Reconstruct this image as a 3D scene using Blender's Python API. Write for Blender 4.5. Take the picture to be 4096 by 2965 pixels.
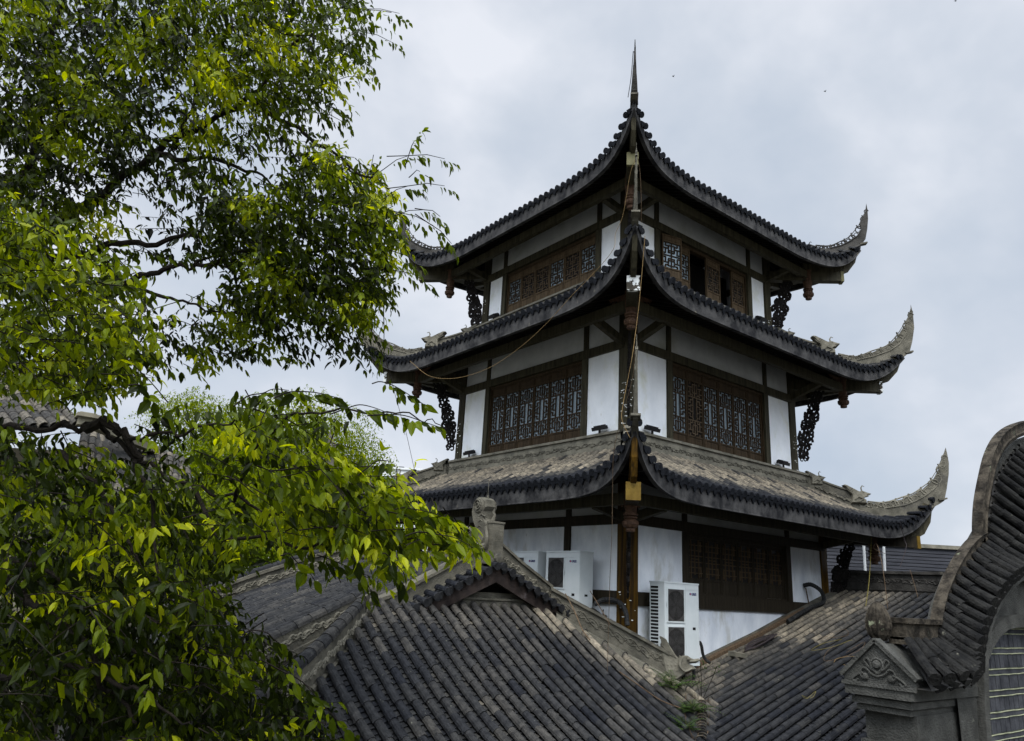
import bpy, math, random
from mathutils import Vector as V, Matrix
random.seed(7)
SC = bpy.context.scene
for _o in list(bpy.data.objects): bpy.data.objects.remove(_o)
col = SC.collection
pi = math.pi
rad = math.radians

# ------------------------------------------------------------------ camera
CAM = V((-10.595, -10.045, 0.8672)); FOC = 2908.67
_s = math.sqrt(.5)
def w2l(p): return V((_s*(p[0]+p[1]), _s*(-p[0]+p[1]), p[2]))
_yaw, _pit, _rol = rad(7.5194), rad(16.8347), rad(3.2510)
_f = V((-math.sin(_yaw)*math.cos(_pit), math.cos(_yaw)*math.cos(_pit), math.sin(_pit)))
_r = V((math.cos(_yaw), math.sin(_yaw), 0)); _u = _r.cross(_f)
CR = w2l(math.cos(_rol)*_r + math.sin(_rol)*_u)
CU = w2l(-math.sin(_rol)*_r + math.cos(_rol)*_u)
CF = w2l(_f)
cd = bpy.data.cameras.new('camera'); cam = bpy.data.objects.new('camera', cd); col.objects.link(cam)
m = Matrix.Identity(4)
for i in range(3): m[i][0] = CR[i]; m[i][1] = CU[i]; m[i][2] = -CF[i]; m[i][3] = CAM[i]
cam.matrix_world = m
cd.sensor_width = 36; cd.lens = 36*FOC/4096; cd.clip_start = .05; cd.clip_end = 3000
SC.camera = cam
def at(px, py, depth):                     # point seen at photo pixel (px, py), depth metres in front of the lens
    return CAM + (CF + CR*((px-2048)/FOC) - CU*((py-1482.5)/FOC))*depth

# ------------------------------------------------------------------ sky and light
SC.view_settings.view_transform = 'Standard'; SC.view_settings.look = 'None'
SC.view_settings.gamma = 1; SC.view_settings.exposure = 1.2
SUN_EL, SUN_AZ = rad(56), rad(226)         # compass-like angle of the sun seen from the tower
world = bpy.data.worlds.new('World'); SC.world = world; world.use_nodes = True
nt = world.node_tree; nt.nodes.clear()
def nn(t, ty, **k):
    n = t.nodes.new(ty)
    for a, b in k.items(): setattr(n, a, b)
    return n
out = nn(nt, 'ShaderNodeOutputWorld'); bg = nn(nt, 'ShaderNodeBackground')
sky = nn(nt, 'ShaderNodeTexSky', sky_type='NISHITA', sun_disc=False)
sky.sun_elevation = SUN_EL; sky.sun_rotation = rad(90)-SUN_AZ
tc = nn(nt, 'ShaderNodeTexCoord'); mp = nn(nt, 'ShaderNodeMapping'); mp.inputs['Scale'].default_value = (1, 1, 1.25)
no = nn(nt, 'ShaderNodeTexNoise'); no.inputs['Scale'].default_value = 3.4; no.inputs['Detail'].default_value = 5; no.inputs['Roughness'].default_value = .5; no.inputs['Distortion'].default_value = .1
rp = nn(nt, 'ShaderNodeValToRGB')
e = rp.color_ramp.elements
e[0].position = .32; e[0].color = (5.2, 5.95, 7.05, 1)
e[1].position = .66; e[1].color = (8.4, 8.7, 9.4, 1)
x = e.new(.5); x.color = (6.5, 7.05, 7.95, 1)
mx = nn(nt, 'ShaderNodeMix', data_type='RGBA'); mx.inputs[0].default_value = .93
nt.links.new(tc.outputs['Generated'], mp.inputs[0]); nt.links.new(mp.outputs[0], no.inputs['Vector'])
nt.links.new(no.outputs['Fac'], rp.inputs[0]); nt.links.new(sky.outputs[0], mx.inputs[6]); nt.links.new(rp.outputs[0], mx.inputs[7])
dp_ = nn(nt, 'ShaderNodeVectorMath', operation='DOT_PRODUCT'); dp_.inputs[1].default_value = (math.cos(SUN_AZ)*math.cos(SUN_EL), math.sin(SUN_AZ)*math.cos(SUN_EL), math.sin(SUN_EL))
mr_ = nn(nt, 'ShaderNodeMapRange', interpolation_type='SMOOTHSTEP'); mr_.inputs['From Min'].default_value = .35; mr_.inputs['From Max'].default_value = .97; mr_.inputs['To Min'].default_value = .45; mr_.inputs['To Max'].default_value = 2.6
sc_ = nn(nt, 'ShaderNodeVectorMath', operation='SCALE')      # the cloud layer is brighter round the hidden sun, behind the camera
nt.links.new(tc.outputs['Generated'], dp_.inputs[0]); nt.links.new(dp_.outputs['Value'], mr_.inputs[0]); nt.links.new(mr_.outputs[0], sc_.inputs['Scale']); nt.links.new(mx.outputs[2], sc_.inputs[0])
# low sky behind the camera is dimmed, standing in for an unseen skyline
sp_ = nn(nt, 'ShaderNodeSeparateXYZ'); nt.links.new(tc.outputs['Generated'], sp_.inputs[0])
lo_ = nn(nt, 'ShaderNodeMapRange', interpolation_type='SMOOTHSTEP'); lo_.inputs['From Min'].default_value = .05; lo_.inputs['From Max'].default_value = .5; lo_.inputs['To Min'].default_value = .3; lo_.inputs['To Max'].default_value = 1
bk_ = nn(nt, 'ShaderNodeVectorMath', operation='DOT_PRODUCT'); bk_.inputs[1].default_value = (CF.x, CF.y, 0)
b2_ = nn(nt, 'ShaderNodeMapRange', interpolation_type='SMOOTHSTEP'); b2_.inputs['From Min'].default_value = -.1; b2_.inputs['From Max'].default_value = .45
mx_ = nn(nt, 'ShaderNodeMath', operation='MAXIMUM'); s2_ = nn(nt, 'ShaderNodeVectorMath', operation='SCALE')
nt.links.new(sp_.outputs[2], lo_.inputs[0]); nt.links.new(tc.outputs['Generated'], bk_.inputs[0]); nt.links.new(bk_.outputs['Value'], b2_.inputs[0])
nt.links.new(lo_.outputs[0], mx_.inputs[0]); nt.links.new(b2_.outputs[0], mx_.inputs[1]); nt.links.new(mx_.outputs[0], s2_.inputs['Scale']); nt.links.new(sc_.outputs[0], s2_.inputs[0])
nt.links.new(s2_.outputs[0], bg.inputs[0]); bg.inputs[1].default_value = .1; nt.links.new(bg.outputs[0], out.inputs[0])
sl = bpy.data.lights.new('sun', 'SUN'); sl.energy = 1.5; sl.angle = rad(25); sl.color = (1, .97, .92)
sun = bpy.data.objects.new('sun', sl); col.objects.link(sun)
sd = V((math.cos(SUN_AZ)*math.cos(SUN_EL), math.sin(SUN_AZ)*math.cos(SUN_EL), math.sin(SUN_EL)))
sun.rotation_euler = sd.to_track_quat('Z', 'Y').to_euler(); sun.location = sd*60

# ------------------------------------------------------------------ materials
MAT = {}
def mat(name, c1, c2=None, scale=6, rough=.8, bump=0, bscale=None, stretch=(1, 1, 1), tint=None, spots=None, metallic=0, detail=6, lo=.35, hi=.65, spec=.1, tmix=1.0):
    m = bpy.data.materials.new(name); m.use_nodes = True; t = m.node_tree; b = t.nodes['Principled BSDF']
    b.inputs['Roughness'].default_value = rough; b.inputs['Metallic'].default_value = metallic
    b.inputs['Specular IOR Level'].default_value = spec
    c2 = c2 or c1
    tcn = nn(t, 'ShaderNodeTexCoord'); mpn = nn(t, 'ShaderNodeMapping'); mpn.inputs['Scale'].default_value = stretch
    t.links.new(tcn.outputs['Object'], mpn.inputs[0])
    n = nn(t, 'ShaderNodeTexNoise'); n.inputs['Scale'].default_value = scale; n.inputs['Detail'].default_value = detail; n.inputs['Roughness'].default_value = .62
    t.links.new(mpn.outputs[0], n.inputs['Vector'])
    r = nn(t, 'ShaderNodeValToRGB'); r.color_ramp.elements[0].position = lo; r.color_ramp.elements[1].position = hi
    r.color_ramp.elements[0].color = (*c1, 1); r.color_ramp.elements[1].color = (*c2, 1)
    t.links.new(n.outputs['Fac'], r.inputs[0]); last = r.outputs[0]
    if tint:
        a = nn(t, 'ShaderNodeAttribute', attribute_name='tint')
        r2 = nn(t, 'ShaderNodeValToRGB'); els = r2.color_ramp.elements
        els[0].position = tint[0][0]; els[0].color = (*tint[0][1], 1)
        els[1].position = tint[-1][0]; els[1].color = (*tint[-1][1], 1)
        for p, c in tint[1:-1]: el = els.new(p); el.color = (*c, 1)
        t.links.new(a.outputs['Fac'], r2.inputs[0])
        mm = nn(t, 'ShaderNodeMix', data_type='RGBA', blend_type='MULTIPLY'); mm.inputs[0].default_value = tmix
        t.links.new(r2.outputs[0], mm.inputs[6]); t.links.new(last, mm.inputs[7]); last = mm.outputs[2]
    if spots:
        for (sc, sh, thr, wid) in spots:
            n2 = nn(t, 'ShaderNodeTexNoise'); n2.inputs['Scale'].default_value = sc; n2.inputs['Detail'].default_value = 7; n2.inputs['Roughness'].default_value = .62
            t.links.new(mpn.outputs[0], n2.inputs['Vector'])
            mr = nn(t, 'ShaderNodeMapRange'); mr.inputs['From Min'].default_value = thr; mr.inputs['From Max'].default_value = thr+wid
            t.links.new(n2.outputs['Fac'], mr.inputs[0])
            mm = nn(t, 'ShaderNodeMix', data_type='RGBA'); mm.inputs[7].default_value = (*sh, 1)
            t.links.new(mr.outputs[0], mm.inputs[0]); t.links.new(last, mm.inputs[6]); last = mm.outputs[2]
    t.links.new(last, b.inputs['Base Color'])
    if bump:
        n3 = nn(t, 'ShaderNodeTexNoise'); n3.inputs['Scale'].default_value = bscale or scale*4; n3.inputs['Detail'].default_value = 4
        t.links.new(mpn.outputs[0], n3.inputs['Vector'])
        bp = nn(t, 'ShaderNodeBump'); bp.inputs['Strength'].default_value = bump; bp.inputs['Distance'].default_value = .02
        t.links.new(n3.outputs['Fac'], bp.inputs['Height']); t.links.new(bp.outputs[0], b.inputs['Normal'])
    MAT[name] = m
    return m
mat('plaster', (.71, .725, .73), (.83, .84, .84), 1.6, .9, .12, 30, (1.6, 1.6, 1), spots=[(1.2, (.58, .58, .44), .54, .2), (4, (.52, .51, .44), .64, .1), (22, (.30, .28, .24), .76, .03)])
mat('plaster_eave_shade', (.34, .345, .34), (.44, .44, .43), 2, .9, .12, 30, spots=[(1.5, (.27, .275, .22), .52, .25)])  # transom plaster: eave shade put into a darker colour, plus greenish stains
mat('plaster_stained', (.58, .61, .64), (.78, .80, .81), 1.5, .9, .12, 30, (2, 2, .9), spots=[(1.6, (.43, .42, .36), .54, .2), (6, (.24, .23, .20), .66, .07)])
mat('wood_dark', (.021, .0185, .011), (.056, .049, .029), 3, .6, .2, 20, (6, 6, .6))
mat('wood_gold', (.018, .010, .004), (.10, .052, .006), 2.2, .5, .2, 20, (9, 9, .5), lo=.4, hi=.62)
mat('lattice_wood', (.026, .017, .010), (.048, .032, .019), 3, .6)
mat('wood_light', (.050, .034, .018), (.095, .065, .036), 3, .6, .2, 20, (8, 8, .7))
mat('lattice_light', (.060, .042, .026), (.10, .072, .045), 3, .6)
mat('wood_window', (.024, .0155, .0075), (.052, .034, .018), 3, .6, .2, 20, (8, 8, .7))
mat('wood_lower', (.016, .0125, .008), (.034, .027, .017), 3, .6, .2, 20, (8, 8, .7))  # dark brown timber of the lowest storey
mat('wood_carved', (.038, .021, .013), (.095, .054, .033), 14, .6, .6, 40)
mat('wood_black', (.005, .0045, .004), (.014, .011, .009), 10, .6, .4, 30)
mat('board_red', (.012, .009, .008), (.046, .035, .030), 2.5, .55, .3, 14, spots=[(5, (.14, .12, .12), .60, .12)])
mat('paint_peel', (.03, .028, .02), (.05, .04, .03), 8, .7, .2, 30, spots=[(9, (.62, .63, .60), .47, .03)])
mat('paint_olive', (.09, .083, .040), (.13, .12, .06), 8, .6, .2, 30, spots=[(12, (.6, .58, .45), .68, .03)])
mat('paint_gold', (.085, .052, .008), (.14, .09, .015), 5, .5, .2, 30)
mat('peel', (.75, .74, .70), (.85, .85, .8), 10, .8)
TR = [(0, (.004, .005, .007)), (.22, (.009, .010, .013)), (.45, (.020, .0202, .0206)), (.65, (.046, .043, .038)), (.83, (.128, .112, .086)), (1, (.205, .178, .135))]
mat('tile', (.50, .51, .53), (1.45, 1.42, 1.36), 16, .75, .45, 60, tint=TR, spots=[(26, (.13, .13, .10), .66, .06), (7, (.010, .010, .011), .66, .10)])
mat('tile_pan', (.55, .55, .55), (1.2, 1.2, 1.15), 12, .85, .3, 60, tint=TR)
mat('deck', (.02, .02, .02), (.04, .038, .034), 8, .9)
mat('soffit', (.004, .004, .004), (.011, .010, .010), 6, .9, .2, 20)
mat('fascia', (.014, .014, .015), (.062, .060, .058), 3.2, .75, .3, 30, (1.6, 1.6, 1.2), lo=.38, hi=.62, spots=[(3.5, (.13, .12, .095), .66, .08)])
mat('stone', (.052, .049, .038), (.115, .106, .082), 5, .9, .5, 50, spots=[(2.2, (.045, .043, .037), .56, .14)])
mat('stone_light', (.085, .080, .062), (.165, .152, .118), 5, .9, .4, 50, spots=[(3, (.06, .058, .048), .60, .12)])
mat('stone_dark', (.020, .019, .017), (.050, .047, .042), 5, .85, .5, 40, spots=[(4, (.095, .088, .07), .62, .1)])
mat('stone_mossy', (.012, .010, .0075), (.050, .042, .031), 9, .9, .7, 40, (1, 1, 1), lo=.4, hi=.6, spots=[(6, (.16, .17, .11), .63, .05), (3, (.014, .013, .011), .56, .1)])
mat('gate_plaster', (.034, .034, .030), (.064, .063, .056), 6, .95, .9, 60, spots=[(1.8, (.026, .026, .023), .52, .2), (9, (.10, .098, .082), .68, .06), (14, (.018, .018, .016), .66, .05)])
mat('gate_brick', (.017, .018, .021), (.050, .051, .056), 5, .9, .4, 60, spots=[(2.5, (.062, .066, .064), .62, .1)])
mat('mortar', (.12, .13, .085), (.24, .245, .16), 10, .9)
mat('tile_black', (.003, .003, .003), (.014, .0135, .012), 8, .8, .8, 40, spots=[(14, (.075, .072, .055), .66, .06)])
mat('ac_white', (.42, .45, .445), (.49, .515, .505), 2, .45, spots=[(6, (.27, .28, .26), .66, .1)])
mat('ac_dark', (.004, .004, .004), (.012, .011, .010), 8, .5)
mat('ac_wire', (.05, .047, .044), (.09, .085, .08), 8, .5)
mat('logo_blue', (.02, .02, .09)); mat('logo_red', (.45, .02, .08))
mat('flag_blue', (.02, .04, .32)); mat('flag_red', (.55, .02, .05)); mat('flag_white', (.8, .8, .8))
mat('black_metal', (.012, .012, .013), (.02, .02, .02), 5, .4)
mat('rubber', (.014, .014, .014), (.03, .03, .028), 12, .6, .5, 60)
mat('rope', (.13, .085, .036), (.21, .14, .06), 40, .9)
mat('rope_brown', (.05, .033, .020), (.11, .075, .045), 40, .9)
mat('cord_yellow', (.10, .085, .02), (.16, .135, .04), 40, .7)
mat('cord_dark', (.02, .018, .02), (.04, .03, .03), 40, .7)
mat('bark', (.005, .004, .003), (.014, .011, .008), 14, .9, .6, 40)
mat('ground', (.10, .10, .09), (.16, .155, .14), 1, .95, .3, 10)
mat('clad', (.022, .023, .027), (.042, .043, .049), 3, .7, .1, 20, (.4, .4, 5))
mat('white_paint', (.42, .43, .43), (.52, .53, .52), 5, .6)
mat('house_wall', (.11, .10, .075), (.20, .18, .13), 2, .9)
mat('glass_far', (.10, .16, .17), (.16, .24, .25), .6, .3)
def leafmat(name, ramp, trans=.45, rough=.42):
    m = bpy.data.materials.new(name); m.use_nodes = True; t = m.node_tree; t.nodes.clear()
    o = nn(t, 'ShaderNodeOutputMaterial'); a = nn(t, 'ShaderNodeAttribute', attribute_name='tint')
    r = nn(t, 'ShaderNodeValToRGB'); els = r.color_ramp.elements
    els[0].position = ramp[0][0]; els[0].color = (*ramp[0][1], 1); els[1].position = ramp[-1][0]; els[1].color = (*ramp[-1][1], 1)
    for p, c in ramp[1:-1]: el = els.new(p); el.color = (*c, 1)
    b = nn(t, 'ShaderNodeBsdfPrincipled'); b.inputs['Roughness'].default_value = rough; b.inputs['Specular IOR Level'].default_value = .10
    tr = nn(t, 'ShaderNodeBsdfTranslucent'); mx = nn(t, 'ShaderNodeMixShader'); mx.inputs[0].default_value = trans
    br = nn(t, 'ShaderNodeHueSaturation'); br.inputs['Value'].default_value = 2.3; br.inputs['Saturation'].default_value = 1.1; br.inputs['Hue'].default_value = .49
    t.links.new(a.outputs['Fac'], r.inputs[0]); t.links.new(r.outputs[0], b.inputs['Base Color']); t.links.new(r.outputs[0], br.inputs['Color'])
    t.links.new(br.outputs[0], tr.inputs['Color']); t.links.new(b.outputs[0], mx.inputs[1]); t.links.new(tr.outputs[0], mx.inputs[2]); t.links.new(mx.outputs[0], o.inputs[0])
    MAT[name] = m
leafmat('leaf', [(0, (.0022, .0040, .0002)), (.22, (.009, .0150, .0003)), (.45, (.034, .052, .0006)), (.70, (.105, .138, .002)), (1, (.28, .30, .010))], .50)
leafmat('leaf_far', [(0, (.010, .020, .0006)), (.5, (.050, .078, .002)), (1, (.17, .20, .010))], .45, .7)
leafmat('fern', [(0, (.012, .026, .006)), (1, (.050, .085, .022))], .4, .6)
def glassmat():
    m = bpy.data.materials.new('glass'); m.use_nodes = True; b = m.node_tree.nodes['Principled BSDF']
    b.inputs['Base Color'].default_value = (.20, .245, .265, 1); b.inputs['Roughness'].default_value = .18; b.inputs['Metallic'].default_value = .35
    MAT['glass'] = m
glassmat()
mat('glass_dark', (.010, .010, .010), (.02, .018, .016), 3, .3)
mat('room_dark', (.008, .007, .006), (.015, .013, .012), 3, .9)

# ------------------------------------------------------------------ mesh helpers
class MB:
    def __init__(s): s.v = []; s.f = []; s.t = []; s.T = Matrix.Identity(4)
    def add(s, vs, fs, tint=0.5):
        o = len(s.v); T = s.T
        s.v += [T @ V(p) for p in vs]; s.t += [tint]*len(vs)
        s.f += [tuple(i+o for i in q) for q in fs]
    def box(s, c, d, R=None, tint=.5):
        c = V(c); h = V(d)/2; vs = []
        for x in (-1, 1):
            for y in (-1, 1):
                for z in (-1, 1):
                    p = V((x*h.x, y*h.y, z*h.z))
                    vs.append(c + (R @ p if R else p))
        s.add(vs, [(0, 1, 3, 2), (4, 6, 7, 5), (0, 4, 5, 1), (2, 3, 7, 6), (0, 2, 6, 4), (1, 5, 7, 3)], tint)
    def bb(s, a, b, tint=.5):            # box from corner to corner
        a = V(a); b = V(b); s.box((a+b)/2, (abs(b.x-a.x), abs(b.y-a.y), abs(b.z-a.z)), None, tint)
    def beam(s, p0, p1, w, h, up=(0, 0, 1), tint=.5, w1=None, h1=None):
        p0 = V(p0); p1 = V(p1); d = (p1-p0).normalized(); up = V(up)
        sx = d.cross(up)
        if sx.length < 1e-4: sx = d.cross(V((1, 0, 0)))
        sx.normalize(); uy = sx.cross(d).normalized(); w1 = w1 or w; h1 = h1 or h
        vs = [p0+sx*a*w/2+uy*b*h/2 for a, b in ((-1, -1), (1, -1), (1, 1), (-1, 1))]+[p1+sx*a*w1/2+uy*b*h1/2 for a, b in ((-1, -1), (1, -1), (1, 1), (-1, 1))]
        s.add(vs, [(3, 2, 1, 0), (4, 5, 6, 7), (0, 1, 5, 4), (1, 2, 6, 5), (2, 3, 7, 6), (3, 0, 4, 7)], tint)
    def tube(s, path, r, n=6, flat=None, tint=.5):
        path = [V(p) for p in path]; m = len(path); rs = r if isinstance(r, (list, tuple)) else [r]*m
        vs = []; prev = None
        for i, p in enumerate(path):
            d = (path[min(i+1, m-1)]-path[max(i-1, 0)])
            if d.length < 1e-9: d = V((0, 0, 1))
            d.normalize()
            if prev is None:
                a = V((0, 0, 1)) if abs(d.z) < .9 else V((1, 0, 0)); prev = a
            sx = d.cross(prev)
            if sx.length < 1e-5: sx = d.cross(V((.3, .7, .2)))
            sx.normalize(); uy = sx.cross(d); prev = uy
            for k in range(n):
                a = 2*pi*k/n; vs.append(p+sx*math.cos(a)*rs[i]+uy*math.sin(a)*rs[i])
        fs = [(i*n+k, i*n+(k+1) % n, (i+1)*n+(k+1) % n, (i+1)*n+k) for i in range(m-1) for k in range(n)]
        fs += [tuple(range(n-1, -1, -1)), tuple((m-1)*n+k for k in range(n))]
        s.add(vs, fs, tint)
    def lathe(s, prof, o, n=12, R=None, tint=.5):
        o = V(o); vs = []
        for r, z in prof:
            for k in range(n):
                a = 2*pi*k/n; p = V((r*math.cos(a), r*math.sin(a), z)); vs.append(o+(R @ p if R else p))
        m = len(prof)
        fs = [(i*n+k, i*n+(k+1) % n, (i+1)*n+(k+1) % n, (i+1)*n+k) for i in range(m-1) for k in range(n)]
        fs += [tuple(range(n-1, -1, -1)), tuple((m-1)*n+k for k in range(n))]
        s.add(vs, fs, tint)
    def prism(s, poly, o, ux, uy, th, tint=.5, inset=0):
        o = V(o); ux = V(ux); uy = V(uy); nz = ux.cross(uy).normalized(); n = len(poly)
        cx = sum(p[0] for p in poly)/n; cy = sum(p[1] for p in poly)/n
        vs = [o+ux*p[0]+uy*p[1]-nz*th*(.5 if not inset else .3) for p in poly]+[o+ux*p[0]+uy*p[1]+nz*th*(.5 if not inset else .3) for p in poly]
        if not inset:
            s.add(vs, [tuple(range(n-1, -1, -1)), tuple(range(n, 2*n))]+[(i, (i+1) % n, n+(i+1) % n, n+i) for i in range(n)], tint)
        else:
            k = 1-inset
            vs += [o+ux*(cx+(p[0]-cx)*k)+uy*(cy+(p[1]-cy)*k)-nz*th*.5 for p in poly]+[o+ux*(cx+(p[0]-cx)*k)+uy*(cy+(p[1]-cy)*k)+nz*th*.5 for p in poly]
            s.add(vs, [tuple(range(3*n-1, 2*n-1, -1)), tuple(range(3*n, 4*n))]+[(i, (i+1) % n, n+(i+1) % n, n+i) for i in range(n)]
                  + [((i+1) % n, i, 2*n+i, 2*n+(i+1) % n) for i in range(n)]+[(n+i, n+(i+1) % n, 3*n+(i+1) % n, 3*n+i) for i in range(n)], tint)
    def strip(s, A, B, tint=.5):         # surface between two polylines
        n = len(A); s.add(list(A)+list(B), [(i, i+1, n+i+1, n+i) for i in range(n-1)], tint)
    def band(s, A, B, C_, D_, tint=.5):   # closed tube with four rails
        n = len(A); fs = []
        for i in range(n-1):
            for a, b in ((0, 1), (1, 2), (2, 3), (3, 0)): fs.append((a*n+i, a*n+i+1, b*n+i+1, b*n+i))
        fs += [(0, n, 2*n, 3*n), (n-1, 4*n-1, 3*n-1, 2*n-1)]
        s.add(list(A)+list(B)+list(C_)+list(D_), fs, tint)
    def build(s, name, m, parent=None, smooth=False, origin=None):
        me = bpy.data.meshes.new(name)
        me.from_pydata([tuple(p) for p in s.v], [], s.f); me.materials.append(MAT[m])
        at_ = me.attributes.new('tint', 'FLOAT', 'POINT'); at_.data.foreach_set('value', s.t)
        if smooth: me.polygons.foreach_set('use_smooth', [True]*len(me.polygons))
        o = bpy.data.objects.new(name, me); col.objects.link(o)
        if parent: o.parent = parent
        return o
def tag(o, label=None, cat=None, group=None, kind=None):
    if label: o['label'] = label
    if cat: o['category'] = cat
    if group: o['group'] = group
    if kind: o['kind'] = kind
    return o
def thing(name, loc, label, cat, group=None):
    o = bpy.data.objects.new(name, None); col.objects.link(o); o.location = loc; o.empty_display_size = .2
    return tag(o, label, cat, group)
def shift(o):                            # keep world-space vertices under a moved parent
    o.matrix_parent_inverse = Matrix.Translation(-V(o.parent.location)) if o.parent else Matrix.Identity(4)
    return o
def lerp(a, b, t): return a+(b-a)*t
def interp(pts, x):
    if x <= pts[0][0]: return pts[0][1]
    for (a, b), (c, d) in zip(pts, pts[1:]):
        if x <= c: return b+(d-b)*(x-a)/(c-a)
    return pts[-1][1]
def smoothpath(pts, n=6):
    pts = [V(p) for p in pts]; o = []
    P = [pts[0]*2-pts[1]]+pts+[pts[-1]*2-pts[-2]]
    for i in range(1, len(P)-2):
        for k in range(n):
            t = k/n; a, b, c, d = P[i-1], P[i], P[i+1], P[i+2]
            o.append(.5*((2*b)+(c-a)*t+(2*a-5*b+4*c-d)*t*t+(3*b-a-3*c+d)*t**3))
    return o+[pts[-1]]
def Rz(a): return Matrix.Rotation(a, 4, 'Z')

# ------------------------------------------------------------------ roof tiles
def path_at(path, cum, s):
    s = max(0, min(cum[-1], s))
    for i in range(len(cum)-1):
        if s <= cum[i+1] or i == len(cum)-2:
            t = (s-cum[i])/max(1e-9, cum[i+1]-cum[i]); return path[i].lerp(path[i+1], t)
def cumlen(path):
    c = [0]
    for a, b in zip(path, path[1:]): c.append(c[-1]+(b-a).length)
    return c
def cover_row(mb, path, side, r=.04, seg=.19, tintf=None, lift=.0, cap=None, n=6, jit=.004):
    path = [V(p) for p in path]; side = V(side).normalized(); cum = cumlen(path); L = cum[-1]
    if L < .05: return
    s0 = L; k = 0
    off = 0
    while s0 > .02:
        s1 = s0; s0 = max(0, s0-seg*random.uniform(.97, 1.03))
        if s0 < seg*.3: s0 = 0
        a = path_at(path, cum, s0); b = path_at(path, cum, s1); d = (b-a)
        if d.length < 1e-6: break
        d.normalize(); sd = (side-d*side.dot(d)).normalized(); up = sd.cross(d)
        if up.z < 0: up = -up
        j = sd*random.uniform(-jit, jit)+up*random.uniform(0, jit)
        ra, rb = r*.93, r*1.06
        vs = []
        for (p, q, ex) in ((a, ra, -.01), (b, rb, .0), (b, rb*.82, .0)):
            for i in range(n+1):
                an = pi*i/n; vs.append(p+j+d*ex+sd*math.cos(an)*q+up*(math.sin(an)*q+lift))
        m = n+1
        fs = [(i, i+1, m+i+1, m+i) for i in range(n)]+[(m+i, m+i+1, 2*m+i+1, 2*m+i) for i in range(n)]
        pm = (a+b)/2
        mb.add(vs, fs, tintf(pm) if tintf else .4)
        if k == 0 and cap:
            vs = [b+j+up*lift+d*.004]+[b+j+d*.004+sd*math.cos(2*pi*i/10)*r*1.12+up*(math.sin(2*pi*i/10)*r*1.12+lift) for i in range(10)]
            vs += [p-d*.02 for p in vs[1:]]
            mb.add(vs, [(0, 1+(i+1) % 10, 1+i) for i in range(10)]+[(1+i, 1+(i+1) % 10, 11+(i+1) % 10, 11+i) for i in range(10)], cap)
        k += 1
def pan_row(mb, path, side, w=.09, step=.075, tintf=None, drop=None):
    path = [V(p) for p in path]; side = V(side).normalized(); cum = cumlen(path); L = cum[-1]
    s1 = L; k = 0
    if L < .05: return
    while s1 > .02:
        s0 = max(0, s1-step)
        a = path_at(path, cum, s0); b = path_at(path, cum, s1); d = b-a
        if d.length < 1e-6: break
        d.normalize(); sd = (side-d*side.dot(d)).normalized(); up = sd.cross(d)
        if up.z < 0: up = -up
        jj = random.uniform(-.003, .003); ww = w/2
        vs = [a-sd*ww-up*.004, a-up*.022, a+sd*ww-up*.004, b-sd*ww+up*(.012+jj), b-up*(.006-jj), b+sd*ww+up*(.012+jj), b-sd*ww-up*.004, b-up*.022, b+sd*ww-up*.004]
        mb.add(vs, [(0, 1, 4, 3), (1, 2, 5, 4), (3, 4, 7, 6), (4, 5, 8, 7)], tintf((a+b)/2) if tintf else .4)
        if k == 0 and drop:
            h = .085
            pts = [(-ww, .012), (ww, .012), (ww*.8, -h*.45), (ww*.3, -h*.75), (0, -h), (-ww*.3, -h*.75), (-ww*.8, -h*.45)]
            vs = [b+d*.006+sd*x+up*y for x, y in pts]+[b-d*.012+sd*x+up*y for x, y in pts]
            q = len(pts); mb.add(vs, [tuple(range(q)), tuple(range(2*q-1, q-1, -1))]+[(i, q+i, q+(i+1) % q, (i+1) % q) for i in range(q)], drop)
        s1 = s0; k += 1
def vine(mb, path, up, nrm, amp=.035, wl=.34, r=.007, leaf=.028, off=.0):
    """low relief of a waving stem with curling leaves along a band"""
    path = [V(p) for p in path]; cum = cumlen(path); L = cum[-1]; up = V(up); nrm = V(nrm)
    n = max(4, int(L/.035)); pts = []
    for i in range(n+1):
        s = L*i/n; pts.append(path_at(path, cum, s)+up*amp*math.sin(2*pi*s/wl)+nrm*off)
    mb.tube(pts, r, 4)
    mb.tube([path_at(path, cum, L*i/n)-up*amp*.7*math.sin(2*pi*(L*i/n)/wl+.5)+nrm*off for i in range(n+1)], r*.7, 4)
    k = 0; s = wl*.12
    while s < L-wl*.1:
        b = path_at(path, cum, s)+up*amp*math.sin(2*pi*s/wl)*.6+nrm*off
        t = (path_at(path, cum, s+.02)-path_at(path, cum, s-.02)).normalized()
        sg = 1 if k % 2 else -1
        q = []
        for i in range(7):
            a = i/6*4.2; rr = leaf*(1-i/9); q.append(b+t*(math.cos(a)*rr)*sg+up*(math.sin(a)*rr)*sg)
        mb.tube(q, [r*1.3, r*1.5, r*1.5, r*1.3, r*1.1, r, r*.7], 4)
        s += wl*.17*random.uniform(.85, 1.15); k += 1

exec_parts = []
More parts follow.
